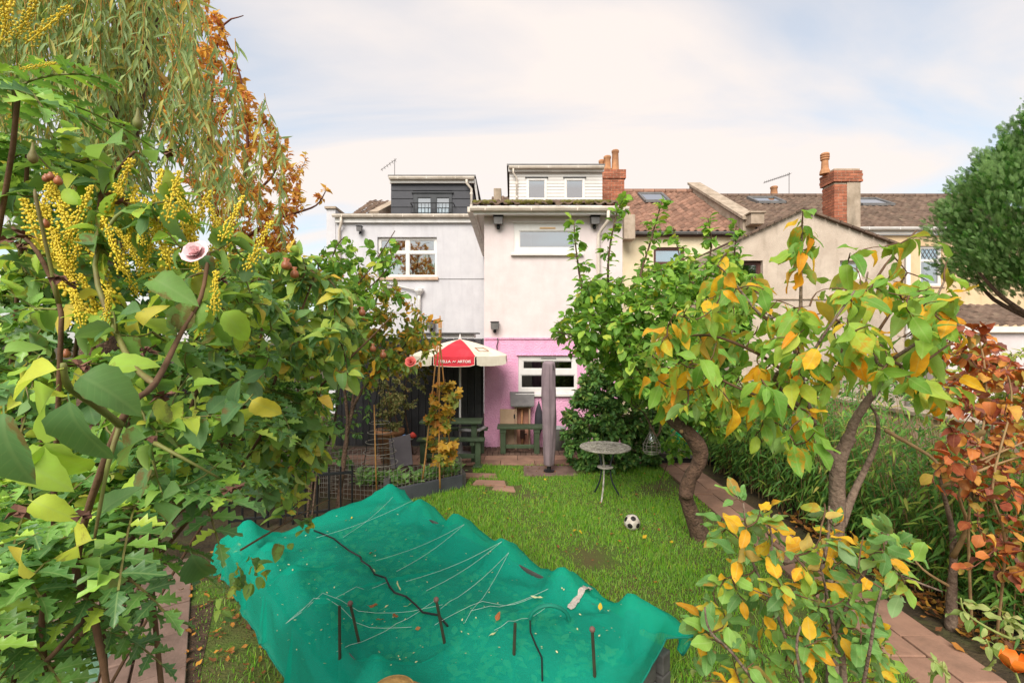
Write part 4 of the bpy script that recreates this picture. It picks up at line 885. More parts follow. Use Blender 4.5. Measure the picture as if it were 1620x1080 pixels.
for k, (a, mt) in enumerate(((-115, iron), (5, dk_iron), (125, dk_iron))):
    ca, sa = math.cos(R(a)), math.sin(R(a)); MB().tube(spline([(cx + ca * r_, cy + sa * r_, z) for r_, z in ((.17, .69), (.1, .55), (.07, .4), (.1, .22), (.19, .05), (.23, .0))]), .012, 8).build('leg', mt, tb, smooth=True)
MB().lathe((cx, cy, .42), [(.06, 0), (.11, .004), (.11, .014), (.06, .018)], 20).build('lower_tray', iron, tb, smooth=True)

# ---- closed parasol in a grey cover
cp_ = thing('covered_parasol', 'closed parasol in a mauve-grey cover standing on a paving slab', 'parasol', (.605, 7.44, 0)); cov = surf('grey_cover', '#8d7b80', '#7b6a70', 4, .75, .3, 25, stain='#6a5b60', stain_amt=.5, stain_scale=(4, 4, .4))
prof = [(.075, .13), (.085, .16), (.1, .4), (.105, .7), (.115, 1.0), (.115, 1.3), (.11, 1.55), (.108, 1.72), (.10, 1.80), (.07, 1.825), (.01, 1.83)]
pr2 = [];
for i in range(len(prof) - 1):
    for k in range(4): t = k / 4; pr2.append((prof[i][0] + (prof[i + 1][0] - prof[i][0]) * t, prof[i][1] + (prof[i + 1][1] - prof[i][1]) * t))
pr2.append(prof[-1])
MB().lathe((.605, 7.44, 0), pr2, 40, wob=lambda a, z: 1 + .07 * math.sin(3 * a + z * 3.3) + .05 * math.sin(7 * a - z * 5) + .03 * math.sin(13 * a + z * 11)).build('cover', cov, cp_, smooth=True)
MB().tube([(.605, 7.44, .02), (.605, 7.44, .2)], .022, 10).build('pole', dark_metal, cp_); MB().lathe((.605, 7.44, .034), [(.09, 0), (.09, .015), (.035, .03), (.03, .08)], 14).build('foot', dark_metal, cp_)
MB().tube([(.66, 7.36, 1.77), (.675, 7.335, 1.74), (.67, 7.33, 1.70), (.655, 7.345, 1.7)], .006, 5).build('toggle', dark_metal, cp_); MB().tube([(.60, 7.30, 1.78), (.597, 7.297, 1.2), (.605, 7.29, .6), (.6, 7.31, .17)], .005, 5).build('seam', cov, cp_)
sl2 = quad_piece('paving_slab', left_slab, None, [(.18, 7.22), (1.05, 7.24), (1.02, 7.78), (.2, 7.8)], -.02, .032); tag(sl2, 'large brown slab under the covered parasol', 'paving slab')

# ---- open parasol, red and cream panels
ps = thing('parasol', 'open red and cream beer parasol with lettering on its valance', 'parasol', (-.965, 8.45, 0)); px_, py_ = -.965, 8.45; ps_r = surf('red_canvas', '#d2323f', '#c02a37', 6, .8, .2, 60, stain='#e0606a', stain_amt=.3); ps_w = surf('cream_canvas', '#e6dcc9', '#d8ccb6', 6, .85, .2, 60, stain='#b6a68a', stain_amt=.4)
RR, zr, za_ = .93, 1.90, 2.19
def rim_pt(k, f=0): a = R(-90 + 22.5 + 45 * k + 45 * f); return Vector((px_ + RR * math.cos(a), py_ + RR * math.sin(a), zr))
for k in range(8):
    a, b = rim_pt(k - 1), rim_pt(k); ctr = Vector((px_, py_, za_)); n = 6; m = MB(); V_ = []
    for i in range(n + 1):
        t = i / n
        for j in range(n + 1):
            s = j / n; e = a.lerp(b, s); p_ = ctr.lerp(e, t); p_.z = za_ + (zr - za_) * (t ** 1.35) - .012 * math.sin(math.pi * s) * t; V_.append(p_)
    m.add(V_, [(i * (n + 1) + j, (i + 1) * (n + 1) + j, (i + 1) * (n + 1) + j + 1, i * (n + 1) + j + 1) for i in range(n) for j in range(n)])
    mt = ps_r if k % 4 == 0 else ps_w
    pan = m.build('canopy_panel', mt, ps, smooth=True); out_ = ((a + b) / 2 - Vector((px_, py_, zr))).normalized(); m = MB(); V_ = []
    for i in range(4):
        for j in range(9):
            s = .02 + .96 * j / 8; cnr = .03 * max(0, abs(s - .5) * 2 - .75) / .25; p_ = a.lerp(b, s) + out_ * (.006 + .012 * i / 3) ; p_.z = zr - .004 - (.165 - cnr) * i / 3 + .004 * math.sin(9 * s); V_.append(p_)
    m.add(V_, [(i * 9 + j, (i + 1) * 9 + j, (i + 1) * 9 + j + 1, i * 9 + j + 1) for i in range(3) for j in range(8)]); va = m.build('valance', mt, pan, smooth=True)
    if mt is ps_r: MB().tube([V_[i * 9] for i in range(4)] + [V_[27 + j] for j in range(1, 9)] + [V_[i * 9 + 8] for i in (2, 1, 0)], .006, 5).build('piping', ps_w, pan)
    if k in (1, 7):
        q = [ctr.lerp(a.lerp(b, s), t) for s, t in ((.3, .62), (.7, .62), (.7, .78), (.3, .78))]
        for p_ in q: p_.z += .03
        q = [Vector((p_.x, p_.y, za_ + (zr - za_) * (tt ** 1.35) + .004)) for p_, tt in zip(q, (.62, .62, .78, .78))]
        m = MB()
        for i in range(4): m.bar(q[i], q[(i + 1) % 4], .02, .004)
        m.build('printed_badge', surf('badge_print', '#b07a62', '#a5604a', 6, .8), pan)
    tt = MB().tube([Vector((px_, py_, za_ - .03)), rim_pt(k) - Vector((0, 0, .012))], .007, 5).build('rib', ps_w, ps)
MB().tube([(px_, py_, .0), (px_, py_, 2.2)], .02, 12).build('pole', upvc, ps, smooth=True); MB().lathe((px_, py_, za_), [(.035, -.01), (.03, .02), (.018, .045), (.012, .08), (.004, .1)], 12).build('finial', upvc, ps, smooth=True)
def text(name, body, size, loc, mat, parent, rot=(R(90), 0, 0), ext=.001):
    cu = bpy.data.curves.new(name, 'FONT'); cu.body = body; cu.size = size; cu.align_x = 'CENTER'; cu.align_y = 'CENTER'; cu.extrude = ext; cu.offset = .0012
    o = bpy.data.objects.new(name, cu); COL.objects.link(o); dg = bpy.context.evaluated_depsgraph_get(); me = bpy.data.meshes.new_from_object(o.evaluated_get(dg)); bpy.data.objects.remove(o); bpy.data.curves.remove(cu)
    n = link(name, me, mat, parent); n.location = Vector(loc) - ORG[parent.name]; n.rotation_euler = rot; n.scale = (1.08, 1, 1); return n
fy = py_ - RR * math.cos(R(22.5)) - .025; tw_m = surf('white_print', '#efe9e2', '#e4dcd4', 6, .7)
text('lettering', 'STELLA', .06, (px_ - .16, fy, zr - .085), tw_m, ps, (R(86), 0, 0)); text('lettering', 'ARTOIS', .06, (px_ + .17, fy, zr - .085), tw_m, ps, (R(86), 0, 0))
MB().tube([(px_ - .03, fy, zr - .1), (px_ - .005, fy, zr - .075), (px_ + .012, fy, zr - .095), (px_ + .035, fy, zr - .065)], [.003, .009, .008, .002], 5).build('emblem', tw_m, ps)
base = MB().lathe((px_, py_, .03), [(.22, 0), (.22, .05), (.06, .09), (.035, .3)], 18).build('base', lead, ps, smooth=True)

# ---- picnic table and bench, painted green
def plank(root, x0, x1, y0, y1, z0, z1, name='plank'): return box(name, green_paint, root, x0, x1, y0, y1, z0, z1, bevel=.006)
pt_ = thing('picnic_table', 'green painted picnic table under the open parasol', 'table', (-1.0, 8.2, 0))
for i, yy in enumerate((7.93, 8.08, 8.23)): plank(pt_, -1.62, -.53, yy, yy + .14, .71, .75, 'top_plank')
for yy in (7.62, 8.56): plank(pt_, -1.6, -.46, yy, yy + .2, .47, .51, 'seat_plank')
for xx in (-.72, -1.5):
    plank(pt_, xx, xx + .1, 8.0, 8.09, .03, .71, 'leg'); plank(pt_, xx, xx + .1, 8.22, 8.31, .03, .71, 'leg'); plank(pt_, xx + .012, xx + .088, 7.64, 8.74, .4, .468, 'cross_beam')
for xx in (-.62, -1.55): plank(pt_, xx, xx + .09, 7.66, 7.74, .03, .47, 'leg'); plank(pt_, xx, xx + .09, 8.64, 8.72, .03, .47, 'leg')
plank(pt_, -1.45, -.63, 7.67, 7.73, .18, .25, 'stretcher'); plank(pt_, -.66, -.5, 7.62, 7.8, .03, .055, 'foot')
MB().tube([(-.95, 8.2, .56), (-.8, 8.1, .575), (-.6, 8.15, .56), (-.5, 8.4, .57)], .03, 8).build('cushion', surf('pale_cushion', '#c9c3c6', '#b3adb0', 5, .9), pt_, smooth=True)
bn = thing('bench', 'green painted wooden bench against the pink wall', 'bench', (.15, 8.7, 0))
for yy in (8.55, 8.73): plank(bn, -.28, .60, yy, yy + .16, .50, .545, 'seat_plank')
for xx in (-.22, .42):
    for yy in (8.58, 8.8): plank(bn, xx, xx + .1, yy, yy + .07, .03, .5, 'leg')
    plank(bn, xx - .01, xx + .11, 8.57, 8.88, .425, .498, 'cross_beam')
plank(bn, -.12, .42, 8.6, 8.65, .13, .2, 'stretcher')
# ---- meter cupboard with open door
X, Z = sx(9.15), sz(9.15)
mc = thing('meter_cupboard', 'open gas meter cupboard with a grey hood and tan door', 'cupboard', (X(826), 9.15, 0)); tan = surf('tan_board', '#b79a80', '#a3866d', 4, .8, .2, 30, stain='#8a6f5a', stain_amt=.5); inner = surf('cupboard_inside', '#b98873', '#9c6c5a', 5, .85)
xa, xb, za, zb = X(815), X(838.5), .03, Z(643)
box('side', tan, mc, xa, xa + .03, 8.98, 9.195, za, zb); box('side', tan, mc, xb - .03, xb, 8.98, 9.195, za, zb); box('back', inner, mc, xa + .03, xb - .03, 9.17, 9.196, za, zb); box('top', tan, mc, xa - .02, xb + .02, 8.97, 9.195, zb + .002, zb + .03)
MB().add([(xa - .09, 8.9, zb + .035), (xb + .07, 8.9, zb + .035), (xb + .07, 9.19, zb + .27), (xa - .09, 9.19, zb + .27), (xa - .09, 8.9, zb + .06), (xb + .07, 8.9, zb + .06), (xb + .09, 9.19, zb + .295), (xa - .11, 9.19, zb + .295)], [(3, 2, 1, 0), (4, 5, 6, 7), (0, 1, 5, 4), (1, 2, 6, 5), (2, 3, 7, 6), (3, 0, 4, 7)]).build('hood', lead, mc)
box('door', tan, mc, xa - .30, xa - .008, 8.95, 8.972, .06, zb - .02, bevel=.003); MB().box(xa - .03, xa - .005, 8.94, 8.948, zb - .2, zb - .12).build('hinge', dark_metal, mc)
MB().tube([(X(826), 9.08, .1), (X(827), 9.08, .3), (X(825), 9.08, .5), (X(826), 9.09, .8)], .022, 8).build('gas_pipe', terracotta, mc, smooth=True); MB().box(X(823), X(830), 9.02, 9.16, .22, .4).build('meter', brown_frame, mc, bevel=.01); MB().tube([(X(824), 9.06, .32), (X(833), 9.06, .3)], .014, 6).build('valve', dark_metal, mc)
# ---- folded dark umbrella and grey bin
fu = thing('folded_umbrella', 'narrow dark folded umbrella leaning on the pink wall above the bench', 'umbrella', (.53, 8.98, 0)); MB().lathe((.53, 9.0, 0), [(.02, .3), (.07, .42), (.085, .55), (.075, .72), (.045, .85), (.015, .93)], 12, wob=lambda a, z: 1 + .12 * math.sin(5 * a)).build('canopy', surf('dark_cloth', '#3c3a40', '#2d2b31', 6, .85), fu, smooth=True); MB().tube([(.53, 9.0, .03), (.53, 9.0, .97)], .012, 6).build('shaft', dark_metal, fu)
gb = thing('bin', 'small grey bin beside the covered parasol', 'bin', (.93, 8.95, 0)); gbm = surf('grey_plastic', '#8d8f8c', '#7c7e7b', 5, .6); MB().lathe((.9, 8.95, .03), [(.13, 0), (.15, .4), (.16, .41), (.16, .44), (.135, .44), (.12, .05)], 18).build('body', gbm, gb, smooth=True); MB().ring((.9, 8.95, .455), .158, .014, 24).build('rim', gbm, gb, smooth=True)

# ---- small bed of vegetables behind mesh, cage, canes
vb = thing('vegetable_bed', 'grey edged vegetable bed with low wire mesh beside the lawn', 'vegetable bed', (-1.4, 6.6, 0))
vA, vB, vC = Vector((-.74, 6.68, 0)), Vector((-1.62, 6.0, 0)), Vector((-.95, 7.5, 0))
MB().bar(vA + Vector((0, 0, .10)), vB + Vector((0, 0, .10)), .06, .2).build('edging', surf('slate_timber', '#55565a', '#44454a', 4, .8, .3), vb, bevel=.006)
MB().bar(vA + Vector((.03, .06, .10)), vC + Vector((0, 0, .10)), .06, .2).build('edging', sleeper, vb, bevel=.006); MB().bar(vB + Vector((-.03, .02, 0)), vB + Vector((-.03, .02, .34)), .08, .08).build('corner_post', sleeper, vb)
MB().slab([(-2.9, 6.6), (-1.7, 6.05), (-.78, 6.74), (-.98, 7.5), (-2.8, 7.5)], -.02, .12).build('soil', soil, vb)
def mesh_panel(a, b, z0, z1, step=.058):
    m = MB(); L = (b - a).length; n = max(1, int(L / step)); k = max(1, int((z1 - z0) / step)); rj = lambda: Vector((0, 0, 0)) + rv(.003)
    for i in range(n + 1): p = a.lerp(b, i / n); m.tube([p + Vector((0, 0, z0)) + rj(), p + Vector((0, 0, z1)) + rj()], .0026, 4, cap=False)
    for j in range(k + 1):
        z = z0 + (z1 - z0) * j / k; m.tube([a.lerp(b, i / 6) + Vector((0, 0, z)) + rj() for i in range(7)], .0026, 4, cap=False)
    return m
for (a, b, z0, z1) in ((vA, vB, .17, .44), (vB, Vector((-2.6, 6.15, 0)), .05, .5), (Vector((-2.6, 6.2, 0)), Vector((-1.75, 6.75, 0)), .1, .62), (vA, vC, .17, .42)): mesh_panel(a, b, z0, z1).build('wire_mesh', rust_wire, vb, kind='stuff')
cg = thing('plant_cage', 'tapering wire plant support of rings in the vegetable bed', 'plant support', (-1.83, 6.3, .12)); cgx, cgy = -1.83, 6.3
for (v, w) in ((668, 31), (683, 37), (698, 43), (714, 50), (731, 56)): z = CZ - (v - 540) / FPX * 6.3; MB().ring((cgx, cgy, z), w / FPX * 6.3 / 2, .005, 26, 5).build('ring', rust_wire, cg, smooth=True)
for k in range(4): a = R(30 + 90 * k); MB().tube([(cgx + .26 * math.cos(a), cgy + .26 * math.sin(a), .15), (cgx + .13 * math.cos(a), cgy + .13 * math.sin(a), 1.03), (cgx + .03, cgy, 1.72)], .005, 5).build('upright', dark_metal, cg)
wgm = thing('cane_wigwam', 'tall bamboo cane wigwam carrying a yellowing vine', 'plant support', (-1.1, 6.55, .12)); top = P(696, 520, 6.5)
for (u, v, d, ut, vt) in ((668, 712, 6.45, 697, 504), (695, 745, 6.3, 695.5, 500), (683, 716, 6.8, 699, 506), (716, 728, 6.7, 693, 508)):
    a, b = P(u, v, d), P(ut, vt, 6.5); a.z = .12; MB().tube([a.lerp(b, k / 8) + rv(.004) for k in range(9)], [.0125 - .0005 * k for k in range(9)], 7).build('cane', bamboo_cane, wgm, smooth=True)
MB().ring(top, .03, .006, 10).build('tie', white_twine, wgm)
for (u0, v0, u1, v1, lab) in ((592, 640, 596, 768, 'single thin bamboo cane left of the wire plant support'),):
    a, b = P(u1, v1, 6.0), P(u0, v0, 6.0); a.z = .1; o = MB().tube([a, a.lerp(b, .5) + rv(.004), b], .009, 7).build('bamboo_cane', bamboo_cane, smooth=True); tag(o, lab, 'cane')
gbd = MB().bar(P(636, 738, 6.95), P(632, 690, 7.15), .34, .02, up=(0, 1, .1)).build('slate_board', surf('slate_board_face', '#6c6468', '#5b5458', 3, .8, .2, 30)); gbd.data.transform(Matrix.Identity(4)); tag(gbd, 'dark grey board leaning in the vegetable bed', 'board')
tpot = thing('flower_pot', 'terracotta pot by the black fence holding a small-leaved shrub', 'flower pot', P(617, 700, 8.0)); pz = ORG[tpot.name]; tpot.location.z = 0; ORG[tpot.name] = Vector((pz.x, pz.y, 0)); pz = ORG[tpot.name]
MB().lathe(pz + Vector((0, 0, .03)), [(.15, 0), (.22, .5), (.25, .51), (.25, .58), (.22, .58), (.19, .5)], 20).build('pot', terracotta, tpot, smooth=True); MB().lathe(pz + Vector((0, 0, .5)), [(.2, 0), (.19, .05)], 16).build('soil', soil, tpot)
bag = thing('seed_bag', 'crumpled red, white and blue bag behind the grey board', 'bag', P(646, 700, 7.3)); bz = ORG[bag.name]
for (dx, dz, w, c_) in ((-.06, .09, .12, '#5f86b5'), (.02, .1, .1, '#d8d4d0'), (.07, .13, .09, '#c23a2c')):
    MB().lathe(bz + Vector((dx, 0, dz - .05)), [(w * .5, 0), (w * .62, .03), (w * .4, .07), (w * .1, .09)], 9, wob=lambda a, z: 1 + .2 * math.sin(3 * a + z * 40)).build('bag_panel', surf('bag_' + c_[1:], c_, c_, 9, .5), bag, smooth=True)
# black iron railing behind the net
ra = thing('iron_railing', 'low black iron railing behind the rose bush', 'railing', P(440, 800, 4.9)); q0, q1 = Vector((-3.2, 5.15, 0)), Vector((-1.95, 5.55, 0))
for z in (.12, .56): MB().bar(q0 + Vector((0, 0, z)), q1 + Vector((0, 0, z)), .03, .03).build('rail', dark_metal, ra)
for k in range(11): p_ = q0.lerp(q1, k / 10); MB().tube([p_, p_ + Vector((0, 0, .64))], .012, 6).build('bar', dark_metal, ra)
# wire lantern hanging in the tree
ln = thing('wire_lantern', 'bottle-shaped wire lantern hanging under the leaning tree', 'lantern', P(1031, 716, 5.6)); lc = ORG[ln.name]
prof = [(.03, .33), (.03, .25), (.07, .17), (.105, .1), (.105, .03), (.085, 0)]
for k in range(10): a = 2 * math.pi * k / 10; MB().tube([lc + Vector((r_ * math.cos(a), r_ * math.sin(a), z)) for r_, z in prof], .0028, 4).build('wire', rust_wire, ln)
for r_, z in prof[1:]: MB().ring(lc + Vector((0, 0, z)), r_, .0035, 18, 4).build('hoop', rust_wire, ln)
MB().lathe(lc + Vector((0, 0, .1)), [(.01, 0), (.045, .03), (.05, .06), (.03, .1), (.018, .14)], 14).build('bulb', glass('bulb_glass', '#e0e0d8', .35, .05), ln, smooth=True); MB().tube([lc + Vector((0, 0, .3)), lc + Vector((.02, 0, .62))], .004, 4).build('hook', dark_metal, ln)
# dark trough across the end of the path, green can
tr_ = thing('trough', 'low dark timber step across the far end of the path', 'step', (2.9, 7.9, 0)); box('board', sleeper, tr_, 2.3, 3.9, 7.9, 8.3, .12, .2, bevel=.01); box('plinth', dark_metal, tr_, 2.35, 3.85, 7.95, 8.25, 0, .118)
gc = thing('watering_can', 'bright green watering can behind the leaning trunk', 'watering can', P(1078, 706, 7.6)); q = ORG[gc.name]; gcm = surf('green_plastic', '#0f9a62', '#0b7f50', 6, .4)
MB().lathe(q, [(.11, 0), (.12, .16), (.09, .24), (.05, .25)], 18).build('body', gcm, gc, smooth=True); MB().tube([q + Vector((.09, 0, .05)), q + Vector((.22, 0, .2)), q + Vector((.27, 0, .26))], [.025, .016, .014], 8).build('spout', gcm, gc, smooth=True); MB().tube(spline([q + Vector((-.1, 0, .08)), q + Vector((-.2, 0, .2)), q + Vector((-.1, 0, .3)), q + Vector((.02, 0, .25))]), .013, 7).build('handle', gcm, gc, smooth=True)

# ================================================================ PLANTS
rose_m = leafmat('rose_leaf', [(0, '#55784e'), (.28, '#688c54'), (.52, '#82a852'), (.76, '#a4c24c'), (.92, '#c8cf50'), (1, '#ccb04c')], .55, .42, '#9fb578', .16, '#7a5a34', .75, '#8fa77e')
rose2_m = leafmat('bush_rose_leaf', [(0, '#5c8050'), (.3, '#749856'), (.62, '#94b254'), (.85, '#b6c24e'), (1, '#d2aa40')], .5, .36, '#9fb588', .15, '#7a5a30', .6, '#8fa78a')
maho_m = leafmat('mahonia_leaf', [(0, '#4a723f'), (.45, '#628e48'), (.78, '#80ae4e'), (.93, '#a6c84c'), (1, '#c6d450')], .38, .32, '#b7cf86', .3, None, 0, '#7fa06a', .5, nveins=6.)
cherry_m = leafmat('cherry_leaf', [(0, '#638f38'), (.3, '#78a340'), (.55, '#8fb145'), (.77, '#b4bf46'), (.82, '#d9b02c'), (.94, '#e2a626'), (1, '#d68a18')], .5, .42, '#b9cc80', .2, '#c98a1c', .7, '#a3b77e')
apple_m = leafmat('apple_leaf', [(0, '#587f44'), (.35, '#719c50'), (.68, '#8bae4c'), (.76, '#b9b840'), (.81, '#ddb02a'), (.95, '#e0a626'), (1, '#c98a24')], .55, .35, '#b9cc90', .18, '#b8741f', .7, '#a9b995')
apri_m = leafmat('plum_leaf', [(0, '#4f7a2e'), (.4, '#6a9636'), (.8, '#8ab345'), (.94, '#a9c04a'), (1, '#cdbd40')], .5, .4, '#b3c878', .25, None, 0, '#93ad68')
dark_m = leafmat('dark_shrub_leaf', [(0, '#385a2e'), (.5, '#517a3a'), (.85, '#6d9444'), (1, '#919c50')], .5, .25, '#8aa560', .2)
quince_m = leafmat('apple_shrub_leaf', [(0, '#506f2e'), (.4, '#6f8a32'), (.6, '#a39f34'), (.85, '#cf9a2a'), (1, '#b5642a')], .55, .35, '#c4c47a', .25, '#9a5a28', .6)
vari_m = leafmat('small_shrub_leaf', [(0, '#5a6436'), (.4, '#7c8048'), (.7, '#a29a62'), (1, '#8a5f3a')], .6, .3, '#c4c49a', .2)
bamb_m = leafmat('bamboo_leaf', [(0, '#38622a'), (.45, '#507e34'), (.8, '#729c42'), (.95, '#9db04a'), (1, '#b7a95c')], .5, .35, '#a3bd70', .2)
red_m = leafmat('red_shrub_leaf', [(0, '#6e4a40'), (.14, '#8f5444'), (.26, '#b05c42'), (.5, '#cc7c40'), (.75, '#d2a046'), (.88, '#8a8a3a'), (.95, '#7a9a40'), (1, '#4a4438')], .55, .35, '#d99a6a', .25, '#6a2f22', .6, '#c08a6a', tcol='#ffb060')
will_m = leafmat('willow_leaf', [(0, '#6a8450'), (.4, '#869e64'), (.72, '#a3b270'), (.92, '#bdb65c'), (1, '#cda848')], .55, .35, '#c2cc9a', .3, None, 0, '#aab98e')
autumn_m = leafmat('autumn_leaf', [(0, '#d08a62'), (.25, '#e6a262'), (.55, '#f2bc52'), (.85, '#f6d25c'), (1, '#c8c468')], .6, .55, '#d9b070', .2, tcol='#ffe0b0')
vine_m = leafmat('vine_leaf', [(0, '#5f7a35'), (.3, '#8a9036'), (.55, '#c29a30'), (.85, '#c98a2c'), (1, '#a5642c')], .6, .35, '#d6c47a', .3, '#a5602a', .5)
veg_m = leafmat('vegetable_leaf', [(0, '#5a8a4a'), (.6, '#7fae5e'), (1, '#a9c07a')], .55, .35)
pale_m = leafmat('wilting_leaf', [(0, '#7f9a50'), (.6, '#a5ae68'), (1, '#b9ae7a')], .65, .35)
acan_m = leafmat('silver_leaf', [(0, '#6f9a86'), (1, '#87ad97')], .5, .3, '#c0d8c8', .4)
cyp_m = leafmat('cypress_spray', [(0, '#2f5a24'), (.5, '#477a30'), (.85, '#679a40'), (1, '#8aae50')], .6, .2, '#4a8a50', .1)
berry = surf('rose_hip', '#a8663c', '#8c5438', 30, .4); deadhead = surf('dead_rose', '#7a5442', '#54382e', 20, .9); rose_pink = surf('pale_rose', '#eed4d2', '#e6bfc2', 8, .7, .1, 30); yellow_fl = surf('yellow_flower', '#e2c232', '#cdbb36', 40, .6, .1, 60, rnd=.2)

def vary(n, w, prof, pet, serr, seed, k=6):
    r = random.Random(seed); return [leaf_t(n, w * r.uniform(.82, 1.15), prof, pet, serr, r.uniform(.15, .85), r.uniform(-.1, .7), r.uniform(.02, .09), seed=i + seed, curl=r.uniform(-.2, .5)) for i in range(k)]
T_rose = vary(10, .35, prof_oval, .12, .05, 1)
T_maho = [leaf_t(8, .21, prof_ovate, .0, 0, .5, .2, .03, spin=.42, seed=i) for i in range(3)]
T_cher = vary(8, .27, lambda t: max(0, math.sin(math.pi * t ** .85)) ** .8, .18, .03, 11, 7)
T_appl = vary(7, .29, prof_oval, .15, .03, 31)
T_plum = [leaf_t(4, .36, prof_round, .22, 0, .3, .25, .04, seed=i) for i in range(3)]
T_small = [leaf_t(3, .3, prof_ovate, .1, 0, .3, .2, .03, seed=i) for i in range(2)]
T_lance = [leaf_t(4, .085, prof_lance, .04, 0, .4, .25 + .15 * i, .02, seed=i) for i in range(3)]
T_lobe = [lobed_t(i) for i in range(3)]; T_red = vary(6, .40, prof_round, .14, .04, 51, 4)

# ---- left foreground: rose bush
rs_ = thing('rose_bush', 'tall rose bush with big dark serrated leaves at the near left', 'rose bush', (-.95, .95, 0)); L = Leaves(); sk = []
for pts, r in (([(-.72, 1.0, 0), P(165, 1060, 1.05), P(120, 900, .95), P(190, 671, .8), P(245, 607, .85), P(285, 530, .95), P(318, 470, 1.0), P(330, 400, 1.05)], .0085),
               ([P(190, 671, .8), P(150, 640, .68), P(109, 612, .6), P(100, 575, .58)], .007), ([P(190, 671, .8), P(170, 740, .78), P(150, 850, .78)], .005),
               ([(-.95, 1.1, 0), P(72, 1070, 1.15), P(80, 900, 1.1), P(95, 560, 1.0), P(93, 480, 1.0), P(60, 400, 1.0), P(20, 360, 1.0)], .008),
               ([(-1.1, 1.3, 0), P(150, 700, 1.4), P(155, 350, 1.25), P(180, 280, 1.2), P(213, 240, 1.15)], .008), ([P(245, 607, .85), P(200, 560, .95), P(150, 420, 1.05), P(200, 330, 1.1), P(280, 360, 1.1)], .007),
               ([P(245, 700, .95), P(300, 730, .95), P(345, 755, 1.0)], .005), ([P(93, 480, 1.0), P(60, 330, .95), P(55, 300, .95)], .005), ([(-.8, 1.3, 0), P(240, 930, 1.5), P(340, 760, 1.6), P(400, 600, 1.6), P(420, 470, 1.6)], .009)):
    sk += limb(rs_, pts, r, r * .45, twig_green if r < .008 else twig_m, 'stem', 7, 4, .12)
for (ub, vb, ut, vt, d, k) in ((102, 583, -8, 607, .58, 0), (116, 590, 218, 638, .6, 1), (109, 622, 133, 740, .57, 0), (95, 608, 18, 690, .6, 2), (5, 640, 8, 770, .52, 1), (239, 688, 167, 722, .72, 1), (229, 493, 173, 490, .85, 0), (348, 488, 396, 537, .95, 1), (239, 440, 290, 462, .9, 0), (285, 320, 262, 366, 1.0, 1), (288, 326, 308, 368, 1.0, 0), (200, 228, 128, 214, .95, 2), (262, 240, 228, 232, 1.0, 0), (292, 775, 238, 782, .85, 0), (294, 800, 232, 842, .85, 1), (162, 872, 150, 940, .82, 0), (152, 852, 84, 868, .82, 1), (40, 860, 10, 920, .75, 2), (160, 815, 196, 770, .8, 0), (225, 520, 245, 480, .9, 1), (160, 590, 230, 560, .9, 2), (70, 690, 120, 770, .7, 3), (20, 720, 90, 760, .7, 1), (0, 560, 60, 540, .7, 0), (300, 870, 330, 930, 1.0, 1), (45, 790, 110, 815, .75, 0)):
    a, b = P(ub, vb, d), P(ut, vt, d * random.uniform(.96, 1.05)); L.add(a, b - a, Vector((random.uniform(-.2, .2), -1, random.uniform(.5, 1.1))), (b - a).length, k)
tg = sample([(0, 215), (130, 205), (300, 310), (400, 400), (445, 480), (440, 560), (400, 690), (330, 770), (250, 830), (120, 900), (0, 930)], 340, .9, 1.9, 3)
tw = grow(sk, tg); twigs(rs_, tw, twig_green, .0032, .0015); leaf_on(L, tw, 6, .050, .35, .2, .1)
foliage(rs_, L, T_rose, rose_m)
for (u, v, d, r) in ((80, 280, .95, .007), (92, 287, .95, .008), (73, 283, .95, .007), (10, 990, 1.2, .016), (26, 985, 1.25, .016), (105, 560, 1.2, .01), (330, 480, 1.2, .01), (72, 355, 1.1, .009)):
    h = MB().lathe(P(u, v, d), [(.002, -r), (r * .8, -r * .7), (r, 0), (r * .75, r * .8), (r * .4, r * 1.1), (r * .5, r * 1.4)], 9).build('rose_hip', berry, rs_, smooth=True)
for (u, v, d) in ((88, 438, .95), (110, 447, .95), (35, 390, .95), (12, 378, .95), (40, 372, .95), (28, 808, .75), (130, 815, .75), (175, 312, 1.1), (195, 320, 1.1), (360, 775, .95), (375, 770, .95), (350, 443, 1.05), (232, 555, .85), (125, 578, .7), (258, 625, .8), (268, 240, 1.1), (235, 690, .85)):
    m = MB(); c = P(u, v, d)
    for k in range(9):
        a = k * 2.4; dr = Vector((math.cos(a), math.sin(a) * .7, random.uniform(-.8, .5))).normalized(); s = dr.cross(Vector((0, 0, 1))).normalized(); r_ = random.uniform(.012, .019)
        m.add([c, c + dr * r_ * .6 + s * r_ * .5, c + dr * r_ + rv(.004), c + dr * r_ * .6 - s * r_ * .5 + Vector((0, 0, .004))], [(0, 1, 2, 3)])
    m.build('dead_flower', deadhead, rs_)
def rose_flower(root, c, r, mat):
    m = MB()
    for lay, (n, tilt, rr) in enumerate(((5, .25, 1), (5, .7, .8), (4, 1.1, .6), (3, 1.35, .4))):
        for k in range(n):
            a = 2 * math.pi * k / n + lay; o = Vector((math.cos(a), math.sin(a), 0)); s = Vector((-math.sin(a), math.cos(a), 0)); up = Vector((0, 0, 1)); V_ = []
            for i in range(4):
                t = i / 3; w = rr * r * .75 * math.sin(math.pi * (.15 + .75 * t)); p_ = c + o * rr * r * t * math.cos(tilt) + up * rr * r * (t * math.sin(tilt) + .1 * t * t)
                V_ += [p_ - s * w + up * w * .08, p_, p_ + s * w + up * w * .08]
            m.add(V_, [(i * 3 + j, i * 3 + j + 1, (i + 1) * 3 + j + 1, (i + 1) * 3 + j) for i in range(3) for j in range(2)])
    Rx = Matrix.Rotation(R(62), 3, 'X'); m.v = [tuple(c + Rx @ (Vector(q) - c)) for q in m.v]
    return m.build('rose_flower', mat, root, smooth=True)
